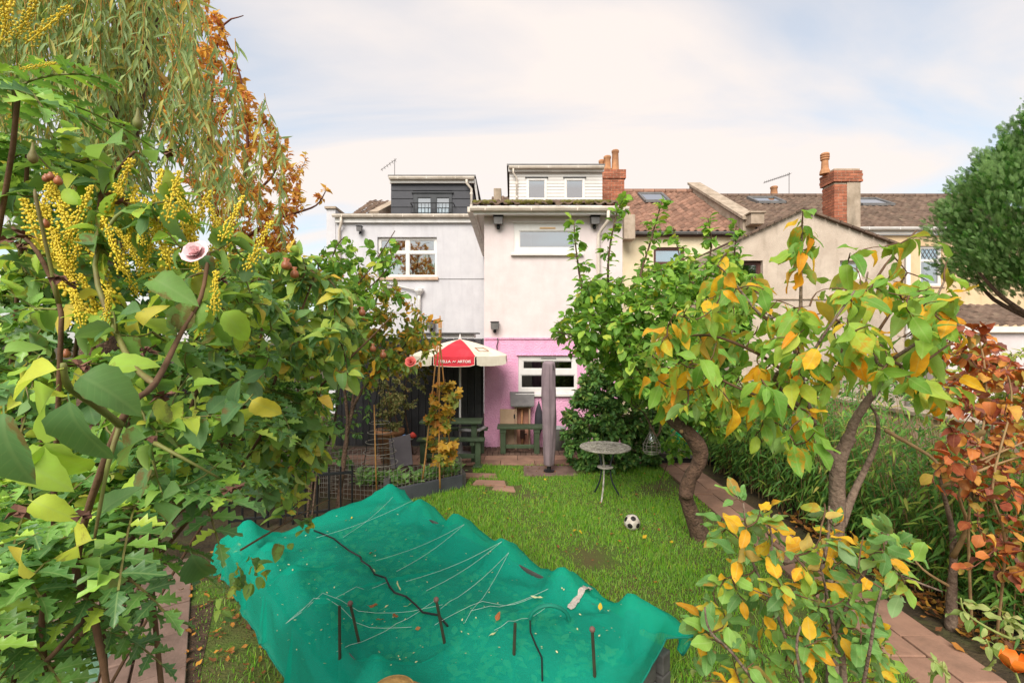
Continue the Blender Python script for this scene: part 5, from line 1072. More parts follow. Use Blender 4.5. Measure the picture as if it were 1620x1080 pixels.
rose_flower(rs_, P(312, 402, .93), .028, rose_pink)
for (u, v) in ((52, 250), (218, 195)):
    MB().lathe(P(u, v, .95), [(.002, -.012), (.008, -.006), (.009, .002), (.004, .016), (.0015, .032)], 8).build('rosebud', twig_green, rs_, smooth=True)

# ---- mahonia with yellow flower spikes
mh = thing('mahonia', 'spiny-leaved mahonia with yellow flower spikes among the roses', 'shrub', (-1.95, 1.75, 0)); L = Leaves(); rach = MB()
tips = [(20, 140, 1.15), (300, 575, 1.4), (215, 800, 1.05), (50, 800, 1.15), (345, 650, 1.6), (70, 600, 1.35), (260, 690, 1.3), (420, 620, 1.9), (20, 990, 1.15), (130, 880, 1.05), (300, 740, 1.35), (120, 480, 1.5), (240, 450, 1.6), (320, 440, 1.6), (60, 330, 1.5), (40, 240, 1.4), (60, 1050, 1.35), (100, 960, 1.3), (10, 900, 1.0)]
for k, (u, v, d) in enumerate(tips):
    c = P(u, v, d); sp_ = limb(mh, [(-1.95 + random.uniform(-.2, .2), 1.75 + random.uniform(-.2, .2), 0), (c.x * .6 - 1.0, d + .3, c.z * .55), c - Vector((0, 0, .15)), c], .008, .005, twig_m, 'stem', 7)
    for j in range(9):
        a = j * 2.4 + k; el_ = random.uniform(-.25, .6); dr = Vector((math.cos(a) * math.cos(el_), math.sin(a) * math.cos(el_), math.sin(el_))); ln_ = random.uniform(.2, .3); rp_ = [c + dr * ln_ * t - Vector((0, 0, .35 * ln_ * t * t)) for t in (0, .25, .5, .75, 1)]
        if min(p_.y for p_ in rp_) < .62: continue
        rach.tube(rp_, .0025, 4, cap=False); s = dr.cross(Vector((0, 0, 1))).normalized()
        for i in range(8):
            t = .18 + .82 * i / 7; q = min(int(t * 4), 3); p_ = rp_[q].lerp(rp_[q + 1], t * 4 - q); tn = (rp_[q + 1] - rp_[q]).normalized(); sz_ = .075 * (1 - .35 * abs(t - .55)); up_ = s.cross(tn)
            if i == 7: L.add(p_, tn, up_ + rv(.15), sz_, random.randrange(3)); continue
            for sg in (1, -1): L.add(p_, tn * .45 + s * sg + up_ * .15 + rv(.08), up_ + rv(.15), sz_ * random.uniform(.85, 1.1), random.randrange(3))
rach.build('leaf_stalks', twig_green, mh, kind='stuff'); foliage(mh, L, T_maho, maho_m, 'leaflet')
def raceme_mesh(seed):
    r = random.Random(seed); m = MB(); m.tube([(0, 0, 0), (.01, 0, .5), (0, 0, 1)], .012, 4)
    for i in range(95):
        t = .04 + .96 * (i / 95); a = i * 2.4; w = .09 * (1 - .6 * t) * r.uniform(.3, 1.3); m.lathe((w * math.cos(a), w * math.sin(a), t + r.uniform(-.015, .015)), [(.007, -.021), (.021 * r.uniform(.6, 1.25), 0), (.008, .02)], 4)
    me = bpy.data.meshes.new('flower_spike'); me.from_pydata(m.v, [], m.f); me.materials.append(yellow_fl); me.polygons.foreach_set('use_smooth', [True] * len(me.polygons)); return me
RM = [raceme_mesh(i) for i in range(3)]
def spike(c, dr, ln_):
    o = bpy.data.objects.new('flower_spike', random.choice(RM)); COL.objects.link(o); o.parent = mh; o.matrix_local = Matrix.Translation(c - ORG[mh.name]) @ Vector(dr).to_track_quat('Z', 'Y').to_matrix().to_4x4() @ Matrix.Scale(ln_, 4)
for (u0, v0, u1, v1, d) in ((180, 530, 100, 450, 1.25), (165, 520, 130, 440, 1.3), (310, 535, 345, 480, 1.4), (330, 520, 300, 470, 1.45), (270, 430, 255, 330, 1.4), (300, 425, 300, 330, 1.4), (330, 420, 345, 350, 1.45), (285, 400, 330, 310, 1.4), (120, 400, 95, 320, 1.4), (140, 400, 140, 320, 1.4), (160, 420, 160, 345, 1.4), (110, 430, 60, 380, 1.4), (200, 380, 215, 300, 1.4), (60, 380, 40, 320, 1.35), (90, 390, 70, 330, 1.35), (0, 70, 20, -10, .9), (25, 60, 60, -5, .9), (40, 70, 105, 15, 1.0), (10, 55, 0, -30, .9), (30, 110, 85, 100, 1.1), (250, 500, 240, 430, 1.4), (220, 470, 185, 400, 1.4), (320, 440, 365, 385, 1.45), (240, 400, 230, 320, 1.45)):
    d = d * .82; a, b = P(u0, v0, d), P(u1, v1, d + random.uniform(-.05, .1)); spike(a, b - a, (b - a).length * 1.1)
for i in range(30):
    u, v = random.uniform(60, 390), random.uniform(340, 545); d = random.uniform(.95, 1.2); a, b = P(u, v, d), P(u + random.uniform(-45, 45), v - random.uniform(60, 95), d + random.uniform(-.03, .08)); spike(a, b - a, (b - a).length)

# ---- mid rose bush and the yellowing shrubs behind it
r2 = thing('rose_bush', 'spreading rose bush with blue-green leaves and red hips beside the netting', 'rose bush', (-2.8, 3.0, 0)); L = Leaves(); sk = []
for pts, r in (([(-2.8, 3.0, 0), P(250, 800, 2.7), P(390, 690, 2.3), P(450, 560, 2.1), P(500, 430, 2.2)], .014), ([(-2.7, 3.1, 0), P(290, 760, 2.8), P(470, 640, 2.6), P(560, 560, 2.6), P(620, 500, 2.7)], .012), ([(-2.8, 2.95, 0), P(240, 780, 2.5), P(340, 600, 2.0), P(390, 450, 2.0)], .012)): sk += limb(r2, pts, r, .004, twig_m, 'stem', 7)
sk += limb(r2, [P(380, 870, 2.2), P(430, 840, 2.35), P(500, 800, 2.9), P(520, 790, 3.0)], .006, .003, twig_m, 'stem', 6)
tg = sample([(370, 400), (440, 390), (500, 415), (560, 470), (575, 540), (545, 600), (520, 690), (490, 770), (430, 790), (370, 770), (320, 660), (330, 500)], 330, 1.8, 3.0, 5)
tw = grow(sk, tg); twigs(r2, tw, twig_m, .0035, .0016); leaf_on(L, tw, 9, .074, .25, .3, .2)
for (u, v) in ((405, 925), (370, 930), (490, 820), (410, 905), (350, 960)): leaf_on(L, grow(sk, [P(u + random.uniform(-12, 12), v + random.uniform(-12, 12), 2.2) for _ in range(3)]), 4, .06)
foliage(r2, L, T_rose, rose2_m)
for (u, v, d) in ((455, 421, 2.0), (466, 434, 2.0), (573, 495, 2.4), (452, 420, 1.95), (606, 562, 2.5), (590, 552, 2.6)): MB().lathe(P(u, v, d), [(.004, -.018), (.016, -.012), (.019, 0), (.014, .014), (.006, .02), (.012, .032)], 10).build('rose_hip', berry, r2, smooth=True)
rose_flower(r2, P(650, 573, 3.1), .04, surf('coral_rose', '#dd7468', '#cc5f58', 8, .7, .1, 30))
def shrub(name, label, cat, base, stems, poly, n, d0, d1, per, size, T_, mat, tmat, seed, r=.015, droop=.25, nmax=290, minpx=9, group=None, tr=.0035, bark_=None, **k):
    t = thing(name, label, cat, base, group); sk = []; b = Vector(base)
    for pts in stems: sk += limb(t, [b + rv(.04).xyz * Vector((1, 1, 0)) if False else b + Vector((random.uniform(-.06, .06), random.uniform(-.06, .06), 0))] + [P(*p) for p in pts], r, r * .35, bark_ or bark, 'stem', 7)
    tw = grow(sk, sample(poly, n, d0, d1, seed)); twigs(t, tw, tmat, tr, tr * .45); L = Leaves(); leaf_on(L, tw, per, size, .25, droop, .15, **k); foliage(t, L, T_, mat, nmax=nmax, minpx=minpx); return t
shrub('apple_tree', 'young apple tree with yellowing leaves behind the rose bush', 'tree', (-2.15, 5.7, 0), [[(545, 720, 5.7), (560, 620, 5.6), (570, 500, 5.5), (560, 440, 5.4)], [(560, 640, 5.6), (630, 560, 5.4), (665, 500, 5.4)], [(550, 660, 5.6), (520, 520, 5.3), (490, 440, 5.3)]],
      [(470, 430), (520, 400), (560, 430), (600, 430), (650, 470), (690, 510), (695, 560), (650, 590), (590, 610), (520, 600), (480, 520)], 240, 4.8, 6.0, 9, .1, T_appl, quince_m, twig_m, 11, .028)
sh = shrub('tall_shrub', 'upright leafy shoots in front of the grey house window', 'shrub', (-2.2, 4.9, 0), [[(500, 720, 4.9), (540, 500, 4.7), (590, 420, 4.6), (625, 365, 4.6)], [(500, 650, 4.8), (520, 450, 4.6), (530, 395, 4.5), (545, 375, 4.5)], [(530, 540, 4.7), (600, 440, 4.6), (635, 410, 4.6)], [(500, 560, 4.7), (505, 430, 4.5), (490, 410, 4.4)]],
      [(490, 420), (540, 370), (580, 395), (625, 360), (640, 400), (610, 440), (640, 470), (580, 520), (500, 500)], 75, 4.2, 5.0, 8, .1, T_appl, apri_m, twig_m, 12, .012)
shrub('dark_shrub', 'dark dense shrub in the shade left of the vegetable bed', 'shrub', (-3.2, 6.2, 0), [[(470, 700, 6.2), (470, 560, 6.2)], [(430, 700, 6), (400, 500, 6)], [(520, 700, 6.5), (540, 560, 6.5)]],
      [(330, 420), (430, 420), (520, 450), (580, 520), (590, 640), (560, 740), (470, 780), (330, 760)], 300, 5.4, 7.6, 14, .085, T_small, dark_m, twig_m, 13, .03, minpx=99)
shrub('small_leaved_shrub', 'bronze small-leaved shrub in front of the black fence, left of the parasol', 'shrub', (-1.9, 8.6, 0), [[(640, 640, 8.6), (645, 590, 8.6)], [(620, 640, 8.6), (610, 580, 8.6)]], [(590, 540), (650, 530), (685, 560), (690, 590), (665, 640), (640, 650), (600, 640), (580, 580)], 170, 8.1, 8.9, 26, .05, T_small, vari_m, twig_m, 14, .02, minpx=99)
tpo = thing('potted_shrub', 'rounded small-leaved shrub growing in the terracotta pot', 'shrub', (pz.x, pz.y, .5)); sk = limb(tpo, [(pz.x, pz.y, .5), (pz.x, pz.y, .95)], .03, .01, bark, 'stem', 7)
tw = grow(sk, sample([(596, 640), (615, 615), (637, 630), (640, 665), (632, 690), (612, 695), (595, 675)], 110, 7.6, 8.3, 15)); twigs(tpo, tw, twig_m); L = Leaves(); leaf_on(L, tw, 26, .042, .25, .2, .1); foliage(tpo, L, T_small, vari_m, minpx=99)
# vine on the wigwam
vn = thing('climbing_vine', 'autumn-coloured vine climbing the bamboo cane wigwam', 'climbing plant', (-1.05, 6.45, .12)); sk = limb(vn, [(-1.05, 6.45, .12), P(700, 700, 6.4), P(690, 650, 6.4), P(705, 600, 6.4)], .008, .004, twig_m, 'stem', 6) + limb(vn, [(-1.0, 6.5, .12), P(712, 680, 6.5), P(715, 620, 6.5)], .007, .004, twig_m, 'stem', 6)
L = Leaves(); tw = grow(sk, sample([(690, 600), (720, 605), (722, 640), (712, 660), (727, 680), (725, 705), (716, 730), (680, 735), (655, 720), (660, 705), (685, 690), (672, 655)], 62, 6.1, 6.7, 16)); twigs(vn, tw, twig_m, .003, .0015); leaf_on(L, tw, 4, .105, .3, .5, .2, kinds=3); foliage(vn, L, T_lobe, vine_m)
vg = thing('vegetables', 'feathery green vegetables behind the low wire mesh', 'vegetables', (-1.4, 6.5, .12)); L = Leaves()
for i in range(46):
    c = Vector((random.uniform(-2.2, -.85), 0, .12)); c.y = 6.2 + (c.x + 1.5) * .75 * (1 if c.x > -1.5 else -.2) + random.uniform(.05, .45)
    for j in range(14): a = random.random() * 6.28; L.add(c + rv(.05) * .8 + Vector((0, 0, .06)), (math.cos(a), math.sin(a), random.uniform(.4, 1.5)), (math.cos(a) * -.5, math.sin(a) * -.5, 1), random.uniform(.06, .16), random.randrange(2))
foliage(vg, L, T_small, veg_m, minpx=99)
uv_ = thing('bed_plants', 'green leafy plants growing under the netting', 'vegetables', BA); L = Leaves()
for i in range(150):
    q = bp(random.uniform(.1, BL - .1), random.uniform(.12, BW - .12), .2)
    for j in range(10): a = random.random() * 6.28; L.add(q + rv(.03), (math.cos(a), math.sin(a), random.uniform(.1, .6)), (0, 0, 1), random.uniform(.05, .10), random.randrange(2))
foliage(uv_, L, T_small, veg_m, minpx=999)
shrub('laurel_hedge', 'tall green hedge closing the garden behind the left-hand roses', 'hedge', (-4.6, 5.4, 0), [[(100, 700, 5.4), (100, 450, 5.4)], [(250, 700, 5.4), (260, 440, 5.4)], [(0, 700, 5), (-10, 420, 5)]], [(-80, 360), (150, 370), (330, 400), (400, 440), (420, 760), (-80, 800)], 520, 4.6, 6.0, 20, .12, T_small, dark_m, twig_m, 17, .03, minpx=99)
# silver leaves and bottom-left greens
ac = thing('acanthus', 'silvery lobed leaves of a low plant beside the side path', 'plant', (-1.6, 1.75, 0)); L = Leaves()
for (u, v) in ((30, 1030), (10, 1050), (50, 1010), (150, 1015), (60, 1060), (5, 1000)):
    c = P(u, v, 1.7); L.add(c, (random.uniform(-1, 1), -.5, random.uniform(-.6, .3)), (0, -.6, 1), .16, random.randrange(3)); MB().tube([(c.x * .97, c.y, 0), c], .004, 5).build('stalk', twig_green, ac)
foliage(ac, L, T_lobe, acan_m)

# ---- weeping willow and autumn-leaved tree, upper left
wl = thing('weeping_willow', 'weeping willow with long hanging strands at the upper left', 'tree', (-3.6, 3.9, 0))
limb(wl, [(-3.6, 3.9, 0), (-3.55, 3.9, 1.8), (-3.4, 3.9, 3.6), (-3.1, 3.9, 5.2)], .16, .10, bark, 'trunk', 12)
sk = []
for pts in ([(-3.1, 3.9, 5.0), (-2.9, 3.8, 5.9), (-2.7, 3.8, 5.9), (-2.5, 3.8, 5.4)], [(-3.2, 3.9, 4.6), (-3.0, 3.4, 5.6), (-2.6, 3.2, 5.5), (-2.4, 3.2, 5.0)], [(-3.1, 3.9, 4.8), (-3.6, 3.5, 5.8), (-3.9, 3.2, 5.2)], [(-3.1, 3.9, 5.0), (-2.7, 4.3, 6.0), (-3.2, 4.6, 5.9), (-3.2, 4.7, 5.3)], [P(180, 20, 3.6), P(240, 100, 3.5), P(320, 200, 3.4), P(395, 295, 3.4)], [(-3.2, 3.9, 4.4), (-3.0, 3.0, 5.4), (-2.7, 2.8, 5.0)]): sk += limb(wl, pts, .03, .008, twig_gold, 'limb', 7)
L = Leaves(); st_ = []; r_ = random.Random(21)
wp = [(0, -260), (300, -260), (370, 60), (415, 200), (445, 330), (420, 300), (380, 190), (300, 150), (160, 60), (0, 60)]
for i in range(410):
    q_ = r_.random(); u = r_.uniform(-40, 230) if q_ < .82 else (r_.uniform(230, 320) if q_ < .95 else r_.uniform(320, 440)); d = r_.uniform(3.0, 4.6)
    vtop = -250 if u < 250 else -250 + (u - 250) * 2.3
    v0 = r_.uniform(vtop, max(vtop + 30, 150)) if u < 330 else r_.uniform(max(vtop, 60), 260); ln_ = r_.uniform(.7, 1.5) if u < 330 else r_.uniform(.5, 1.0)
    p0 = P(u, v0, d); sw = Vector((r_.gauss(.06, .16), r_.gauss(0, .12), 0)); n_ = 9; am, ph, fq = r_.uniform(.01, .06), r_.random() * 6.28, r_.uniform(.3, .9); pts = [p0 + Vector((0, 0, -ln_ * k / (n_ - 1))) + sw * (k / (n_ - 1)) ** 1.6 * ln_ + Vector((am * math.sin(k * fq + ph), am * .5 * math.cos(k * fq), 0)) for k in range(n_)]; st_.append(pts)
    for k in range(int(ln_ * 32)):
        t = (k + r_.random()) / (ln_ * 32) * (n_ - 1.001); q = int(t); p_ = pts[q].lerp(pts[q + 1], t - q); a = r_.random() * 6.28
        L.add(p_, (math.cos(a) * .65, math.sin(a) * .65, -1 + r_.gauss(0, .45)), (math.cos(a + .6), math.sin(a + .6), .3), r_.uniform(.08, .145), r_.randrange(3))
twigs(wl, st_, twig_gold, .0034, .0016, 4, 'hanging_shoots'); foliage(wl, L, T_lance, will_m, minpx=99)
at = thing('autumn_tree', 'orange-leaved autumn tree behind the willow, with fine bare twigs', 'tree', (-4.6, 6.6, 0)); sk = limb(at, [(-4.6, 6.6, 0), (-4.4, 6.6, 1.5), P(350, 380, 6.6)], .09, .05, bark, 'trunk', 10)
for pts in ([P(350, 380, 6.6), P(320, 200, 6.7), P(290, 20, 6.8), P(270, -80, 6.8)], [P(350, 380, 6.6), P(390, 260, 6.4), P(380, 120, 6.3), P(340, 30, 6.3)], [P(370, 330, 6.6), P(430, 280, 6.5), P(445, 230, 6.5)], [P(350, 400, 6.6), P(430, 350, 6.4), P(465, 338, 6.3), P(500, 325, 6.3), P(515, 303, 6.3)], [P(330, 250, 6.7), P(345, 60, 6.5), P(385, 25, 6.4)]): sk += limb(at, pts, .03, .006, twig_red, 'limb', 6)
tg = sample([(215, -60), (320, -60), (352, 30), (372, 100), (400, 160), (445, 200), (478, 265), (472, 340), (460, 425), (380, 430), (300, 300), (230, 150)], 640, 5.9, 7.3, 22) + [P(u, v, 6.3) for u, v in ((470, 290), (484, 240), (478, 265), (518, 298), (505, 312), (452, 260))]
tw = grow(sk, tg, .1); twigs(at, tw, twig_red, .0045, .0018); L = Leaves(); leaf_on(L, tw, 15, .085, .3, .4, .0); foliage(at, L, T_small, autumn_m, minpx=99)

# ---- leaning plum tree in the lawn
pl = thing('plum_tree', 'green fruit tree with a leaning, kinked trunk on the lawn', 'tree', P(1112, 852, 4.96)); D = 4.96
trk = [P(1112, 856, D), P(1100, 828, D), P(1088, 795, D), P(1085, 780, D), P(1092, 755, D), P(1104, 735, D), P(1108, 716, D), P(1100, 698, D), P(1084, 680, D), P(1068, 668, D), P(1050, 648, D + .05), P(1044, 630, D + .05)]
rad = [.125, .088, .074, .08, .075, .074, .083, .088, .075, .064, .056, .048]; MB().tube(spline(trk, 3), [rad[min(i // 3, 11)] + (rad[min(i // 3 + 1, 11)] - rad[min(i // 3, 11)]) * (i % 3) / 3 + random.uniform(-.004, .004) for i in range(34)], 14).build('trunk', bark, pl, smooth=True)
MB().lathe(P(1086, 782, D - .06), [(.03, -.05), (.07, -.02), (.075, .01), (.03, .05)], 9).build('burr', bark, pl, smooth=True); MB().lathe(P(1078, 682, D - .085), [(.01, -.02), (.02, -.01), (.02, .01), (.01, .02)], 9).build('pruning_scar', pale_stem, pl, smooth=True)
sk = []
for pts, r in (([P(1046, 640, D), P(1010, 590, 5.0), P(960, 540, 5.0), P(925, 470, 5.0), P(912, 400, 5.0), P(908, 352, 5.0)], .03), ([P(1010, 590, 5.0), P(970, 520, 5.1), P(962, 420, 5.1), P(975, 340, 5.1), P(988, 312, 5.1)], .022), ([P(1044, 630, D), P(1030, 560, 5.0), P(1010, 460, 5.1), P(1030, 380, 5.2), P(1048, 315, 5.2)], .028), ([P(1044, 630, D), P(1080, 560, 5.0), P(1110, 470, 5.1), P(1125, 390, 5.1), P(1120, 345, 5.1)], .03), ([P(1080, 560, 5.0), P(1140, 500, 5.2), P(1160, 420, 5.2), P(1165, 350, 5.2)], .02), ([P(1050, 645, D), P(1040, 690, 5.1), P(1020, 655, 5.2), P(1000, 640, 5.3)], .016), ([P(1110, 470, 5.1), P(1080, 420, 5.4), P(1065, 360, 5.5)], .014), ([P(960, 540, 5.0), P(905, 530, 4.9), P(880, 525, 4.8)], .012)): sk += limb(pl, pts, r, .005, bark, 'limb', 8)
tg = sample([(872, 525), (905, 480), (925, 440), (990, 440), (1040, 420), (1100, 400), (1170, 400), (1195, 470), (1180, 560), (1150, 640), (1130, 690), (1090, 660), (1000, 625), (945, 585), (900, 560)], 820, 4.3, 6.0, 31) + sample([(1110, 620), (1190, 600), (1200, 680), (1150, 700), (1120, 680)], 40, 5.0, 5.8, 33)
tg += [P(u + random.uniform(-9, 9), v, d) for (u, v, d) in ((912, 350, 5), (918, 380, 5), (905, 400, 5), (960, 370, 5.1), (985, 330, 5.1), (975, 355, 5.1), (1035, 350, 5.2), (1050, 325, 5.2), (1045, 375, 5.2), (1120, 360, 5.1), (1130, 380, 5.1), (1160, 370, 5.2), (1068, 380, 5.5), (965, 400, 5.1), (925, 420, 5))]
tw = grow(sk, tg); twigs(pl, tw, twig_m, .005, .002); L = Leaves(); leaf_on(L, tw, 9, .104, .25, .3, .05, kinds=3); leaf_on(L, [s_ for s_ in [sk]][:0], 1)
sh_ = []
for i in range(0, len(sk) - 1):
    if sk[i].z > 2.4 and (sk[i + 1] - sk[i]).length < .4: sh_.append([sk[i], sk[i + 1]])
leaf_on(L, sh_, 6, .1, .22, .2, 0, kinds=3); foliage(pl, L, T_plum, apri_m)

# ---- cherry tree with large green and yellow leaves
ct = thing('cherry_tree', 'cherry tree with large drooping green and yellow leaves at the right', 'tree', P(1322, 1080, 2.8)); ORG[ct.name].z = 0; ct.location.z = 0; D = 2.8
MB().tube(spline([(P(1322, 1080, D).x, D, 0), P(1322, 1000, D), P(1319, 900, D), P(1324, 800, D), P(1325, 742, D), P(1332, 715, D), P(1345, 690, D)], 4), [.054 - .0008 * i + random.uniform(-.002, .002) for i in range(25)], 14).build('trunk', bark_grey, ct, smooth=True); sk = []
for pts, r in (([P(1326, 735, D), P(1305, 705, D), P(1297, 690, D), P(1285, 660, 2.7), P(1270, 600, 2.65), P(1266, 550, 2.6)], .028), ([P(1340, 705, D), P(1350, 670, D), P(1375, 630, D), P(1397, 605, D), P(1390, 575, D), P(1376, 545, D), P(1366, 480, D), P(1373, 430, D)], .032),
               ([P(1330, 830, D), P(1350, 780, 2.85), P(1385, 705, 2.85), P(1388, 662, 2.85), P(1375, 640, 2.85)], .03), ([P(1266, 550, 2.6), P(1267, 455, 2.55), P(1269, 350, 2.5)], .014), ([P(1285, 660, 2.7), P(1225, 600, 2.5), P(1275, 568, 2.3), P(1310, 520, 2.2), P(1352, 460, 2.2)], .013), ([P(1270, 600, 2.65), P(1240, 505, 2.7), P(1205, 500, 2.6), P(1150, 430, 2.6), P(1145, 415, 2.6)], .014),
               ([P(1397, 600, D), P(1410, 570, 2.7), P(1456, 537, 2.6), P(1470, 495, 2.5), P(1494, 445, 2.45)], .015), ([P(1410, 570, 2.7), P(1445, 580, 2.4), P(1508, 540, 2.3)], .010), ([P(1376, 545, D), P(1420, 480, 2.7), P(1455, 460, 2.6)], .010), ([P(1270, 610, 2.6), P(1200, 560, 2.5), P(1120, 530, 2.5), P(1050, 540, 2.5)], .012), ([P(1285, 655, 2.7), P(1210, 630, 2.4), P(1150, 605, 2.4), P(1100, 575, 2.4)], .010), ([P(1366, 480, D), P(1400, 420, 2.8), P(1450, 365, 2.8)], .009), ([P(1376, 545, D), P(1345, 480, 2.6), P(1340, 420, 2.6)], .009)): sk += limb(ct, pts, r, .0045, bark_grey if r > .012 else twig_m, 'limb', 9)
tg = sample([(1010, 590), (1040, 520), (1090, 470), (1130, 400), (1190, 420), (1240, 480), (1300, 440), (1350, 420), (1420, 420), (1490, 440), (1530, 520), (1530, 620), (1480, 640), (1430, 610), (1340, 560), (1300, 640), (1210, 650), (1120, 640), (1050, 640)], 205, 2.0, 3.2, 41) + sample([(1200, 600), (1320, 600), (1320, 690), (1230, 720), (1160, 680)], 16, 2.0, 2.6, 42)
tg += [P(u, v, 2.5) for u, v in ((1270, 330), (1262, 360), (1285, 365), (1255, 400), (1290, 390), (1270, 420), (1450, 375), (1500, 410), (1520, 470), (1150, 400), (1135, 420), (1345, 400), (1400, 390), (1425, 385))]
tw = grow(sk, tg); twigs(ct, tw, twig_m, .005, .0022); L = Leaves(); leaf_on(L, tw, 4, .128, .33, .9, .2, spread=.9); leaf_on(L, [[P(1267, 450, 2.55), P(1269, 350, 2.5)]], 10, .13, .25, .9, 0); leaf_on(L, [[P(1470, 495, 2.5), P(1494, 445, 2.45)], [P(1352, 470, 2.2), P(1352, 455, 2.2)], [P(1290, 560, 2.1), P(1300, 540, 2.05)]], 6, .14, .2, 1.0, 0)
foliage(ct, L, T_cher, cherry_m)

# ---- apple shrub in the right foreground
asx = P(1325, 1080, 1.75); ap_ = thing('apple_shrub', 'bushy apple sapling with green and bright yellow leaves at the front right', 'shrub', (asx.x, 1.75, 0)); sk = []
for pts, r in (([(asx.x, 1.75, 0), P(1335, 1080, 1.75), P(1320, 1000, 1.75), P(1300, 900, 1.7)], .02), ([(asx.x, 1.75, .4), P(1240, 1000, 1.7), P(1195, 900, 1.7), P(1182, 850, 1.65), P(1176, 795, 1.65)], .008), ([P(1310, 960, 1.75), P(1225, 920, 1.6), P(1222, 860, 1.6), P(1215, 815, 1.6)], .007), ([P(1300, 900, 1.7), P(1310, 850, 1.8), P(1312, 800, 1.85)], .008), ([P(1320, 1000, 1.75), P(1370, 900, 1.7), P(1400, 860, 1.6), P(1405, 840, 1.6)], .008), ([(asx.x, 1.75, .35), P(1370, 1060, 1.5), P(1385, 970, 1.45), P(1395, 930, 1.45)], .007), ([(asx.x, 1.75, .35), P(1265, 1060, 1.5), P(1266, 990, 1.5)], .007), ([(asx.x, 1.75, .35), P(1180, 1060, 1.6), P(1125, 1000, 1.55), P(1115, 960, 1.55)], .007), ([P(1240, 890, 1.9), P(1275, 880, 1.9), P(1300, 860, 1.9)], .01), ([P(1400, 900, 1.7), P(1450, 920, 1.6), P(1490, 935, 1.6)], .005)): sk += limb(ap_, pts, r, .003, bark_grey, 'stem', 7)
tg = sample([(1105, 1080), (1100, 980), (1130, 930), (1125, 850), (1165, 780), (1215, 810), (1260, 870), (1300, 790), (1340, 800), (1360, 850), (1400, 830), (1440, 850), (1460, 900), (1430, 960), (1410, 1080)], 150, 1.4, 2.1, 51)
tw = grow(sk, tg); twigs(ap_, tw, twig_m, .0035, .0018); L = Leaves(); leaf_on(L, tw, 5, .072, .28, .1, .1, spread=.9); foliage(ap_, L, T_appl, apple_m)

# ---- red and orange shrub at the right edge
rd = thing('red_shrub', 'autumn shrub with red and orange leaves against the garden wall', 'shrub', (3.3, 3.4, 0)); sk = []; bx_ = P(1515, 1000, 3.0).x
for pts, r in (([(3.28, 3.4, 0), P(1506, 940, 3.38), P(1508, 850, 3.35), P(1490, 770, 3.25), P(1485, 740, 3.2)], .042), ([P(1508, 880, 3.36), P(1530, 830, 3.2), P(1520, 770, 3.0), P(1600, 700, 3.0)], .02), ([(3.34, 3.3, 0), P(1532, 850, 3.0), P(1540, 750, 2.8), P(1560, 640, 2.8), P(1550, 540, 2.8), P(1520, 505, 2.8)], .009), ([(3.4, 3.2, 0), P(1590, 860, 2.9), P(1570, 770, 2.7), P(1600, 640, 2.7), P(1590, 580, 2.7)], .009), ([P(1400, 680, 3.2), P(1470, 720, 3.1), P(1500, 745, 3.0), P(1570, 720, 2.9), P(1640, 690, 2.9)], .014), ([P(1490, 770, 3.0), P(1560, 740, 2.9), P(1620, 720, 2.9)], .012), ([P(1500, 690, 3.0), P(1540, 700, 3.0), P(1590, 770, 3.0)], .008), ([P(1508, 930, 3.38), P(1460, 900, 3.4), P(1430, 860, 3.5)], .012)): sk += limb(rd, pts, r, .004, pale_stem if r < .03 else bark_grey, 'stem', 8)
tg = sample([(1500, 500), (1560, 520), (1620, 560), (1680, 600), (1680, 900), (1640, 960), (1560, 900), (1540, 800), (1480, 740), (1490, 640)], 240, 2.4, 3.8, 61) + [P(u, v, 2.6) for u, v in ((1505, 505), (1530, 520), (1560, 510), (1480, 770), (1500, 720), (1520, 900))]
tw = grow(sk, tg, .18); twigs(rd, tw, twig_red, .0035, .0016); L = Leaves(); leaf_on(L, tw, 5, .066, .35, .6, .05, kinds=4); foliage(rd, L, T_red, red_m)

# ---- bamboo hedge along the path
bh = thing('bamboo_hedge', 'low bamboo hedge with slender leaves along the far side of the path', 'hedge', (3.7, 5.8, 0)); L = Leaves(); cn = []; r_ = random.Random(71)
for i in range(640):
    y = r_.uniform(2.9, 9.2); x = 3.38 + (abs(r_.gauss(0, .4)) if i < 420 else r_.uniform(.4, 1.2)) + (.12 if y < 4 else 0); h = (r_.uniform(.8, 1.5) if i < 420 else r_.uniform(1.3, 1.75)) * (1.0 if y < 7 else .85); p0 = Vector((x, y, 0)); tp = Vector((x - r_.uniform(-.05, .28), y + r_.gauss(0, .12), h)); pts = [p0, p0.lerp(tp, .5) + Vector((.04, 0, .05)), tp]; cn.append(pts)
    for k in range(30):
        t = r_.uniform(.15, 1.0); p_ = p0.lerp(tp, t) + Vector((r_.gauss(0, .07), r_.gauss(0, .07), r_.gauss(0, .03))); a = r_.uniform(0, 6.28)
        L.add(p_, (math.cos(a) - .35, math.sin(a) - .35, r_.uniform(-.9, .25)), (r_.gauss(0, .3), -.3 + r_.gauss(0, .3), 1), r_.uniform(.085, .16), r_.randrange(3))
twigs(bh, cn, pale_stem, .005, .002, 4, 'canes'); foliage(bh, L, T_lance, bamb_m, nmax=290, minpx=22)
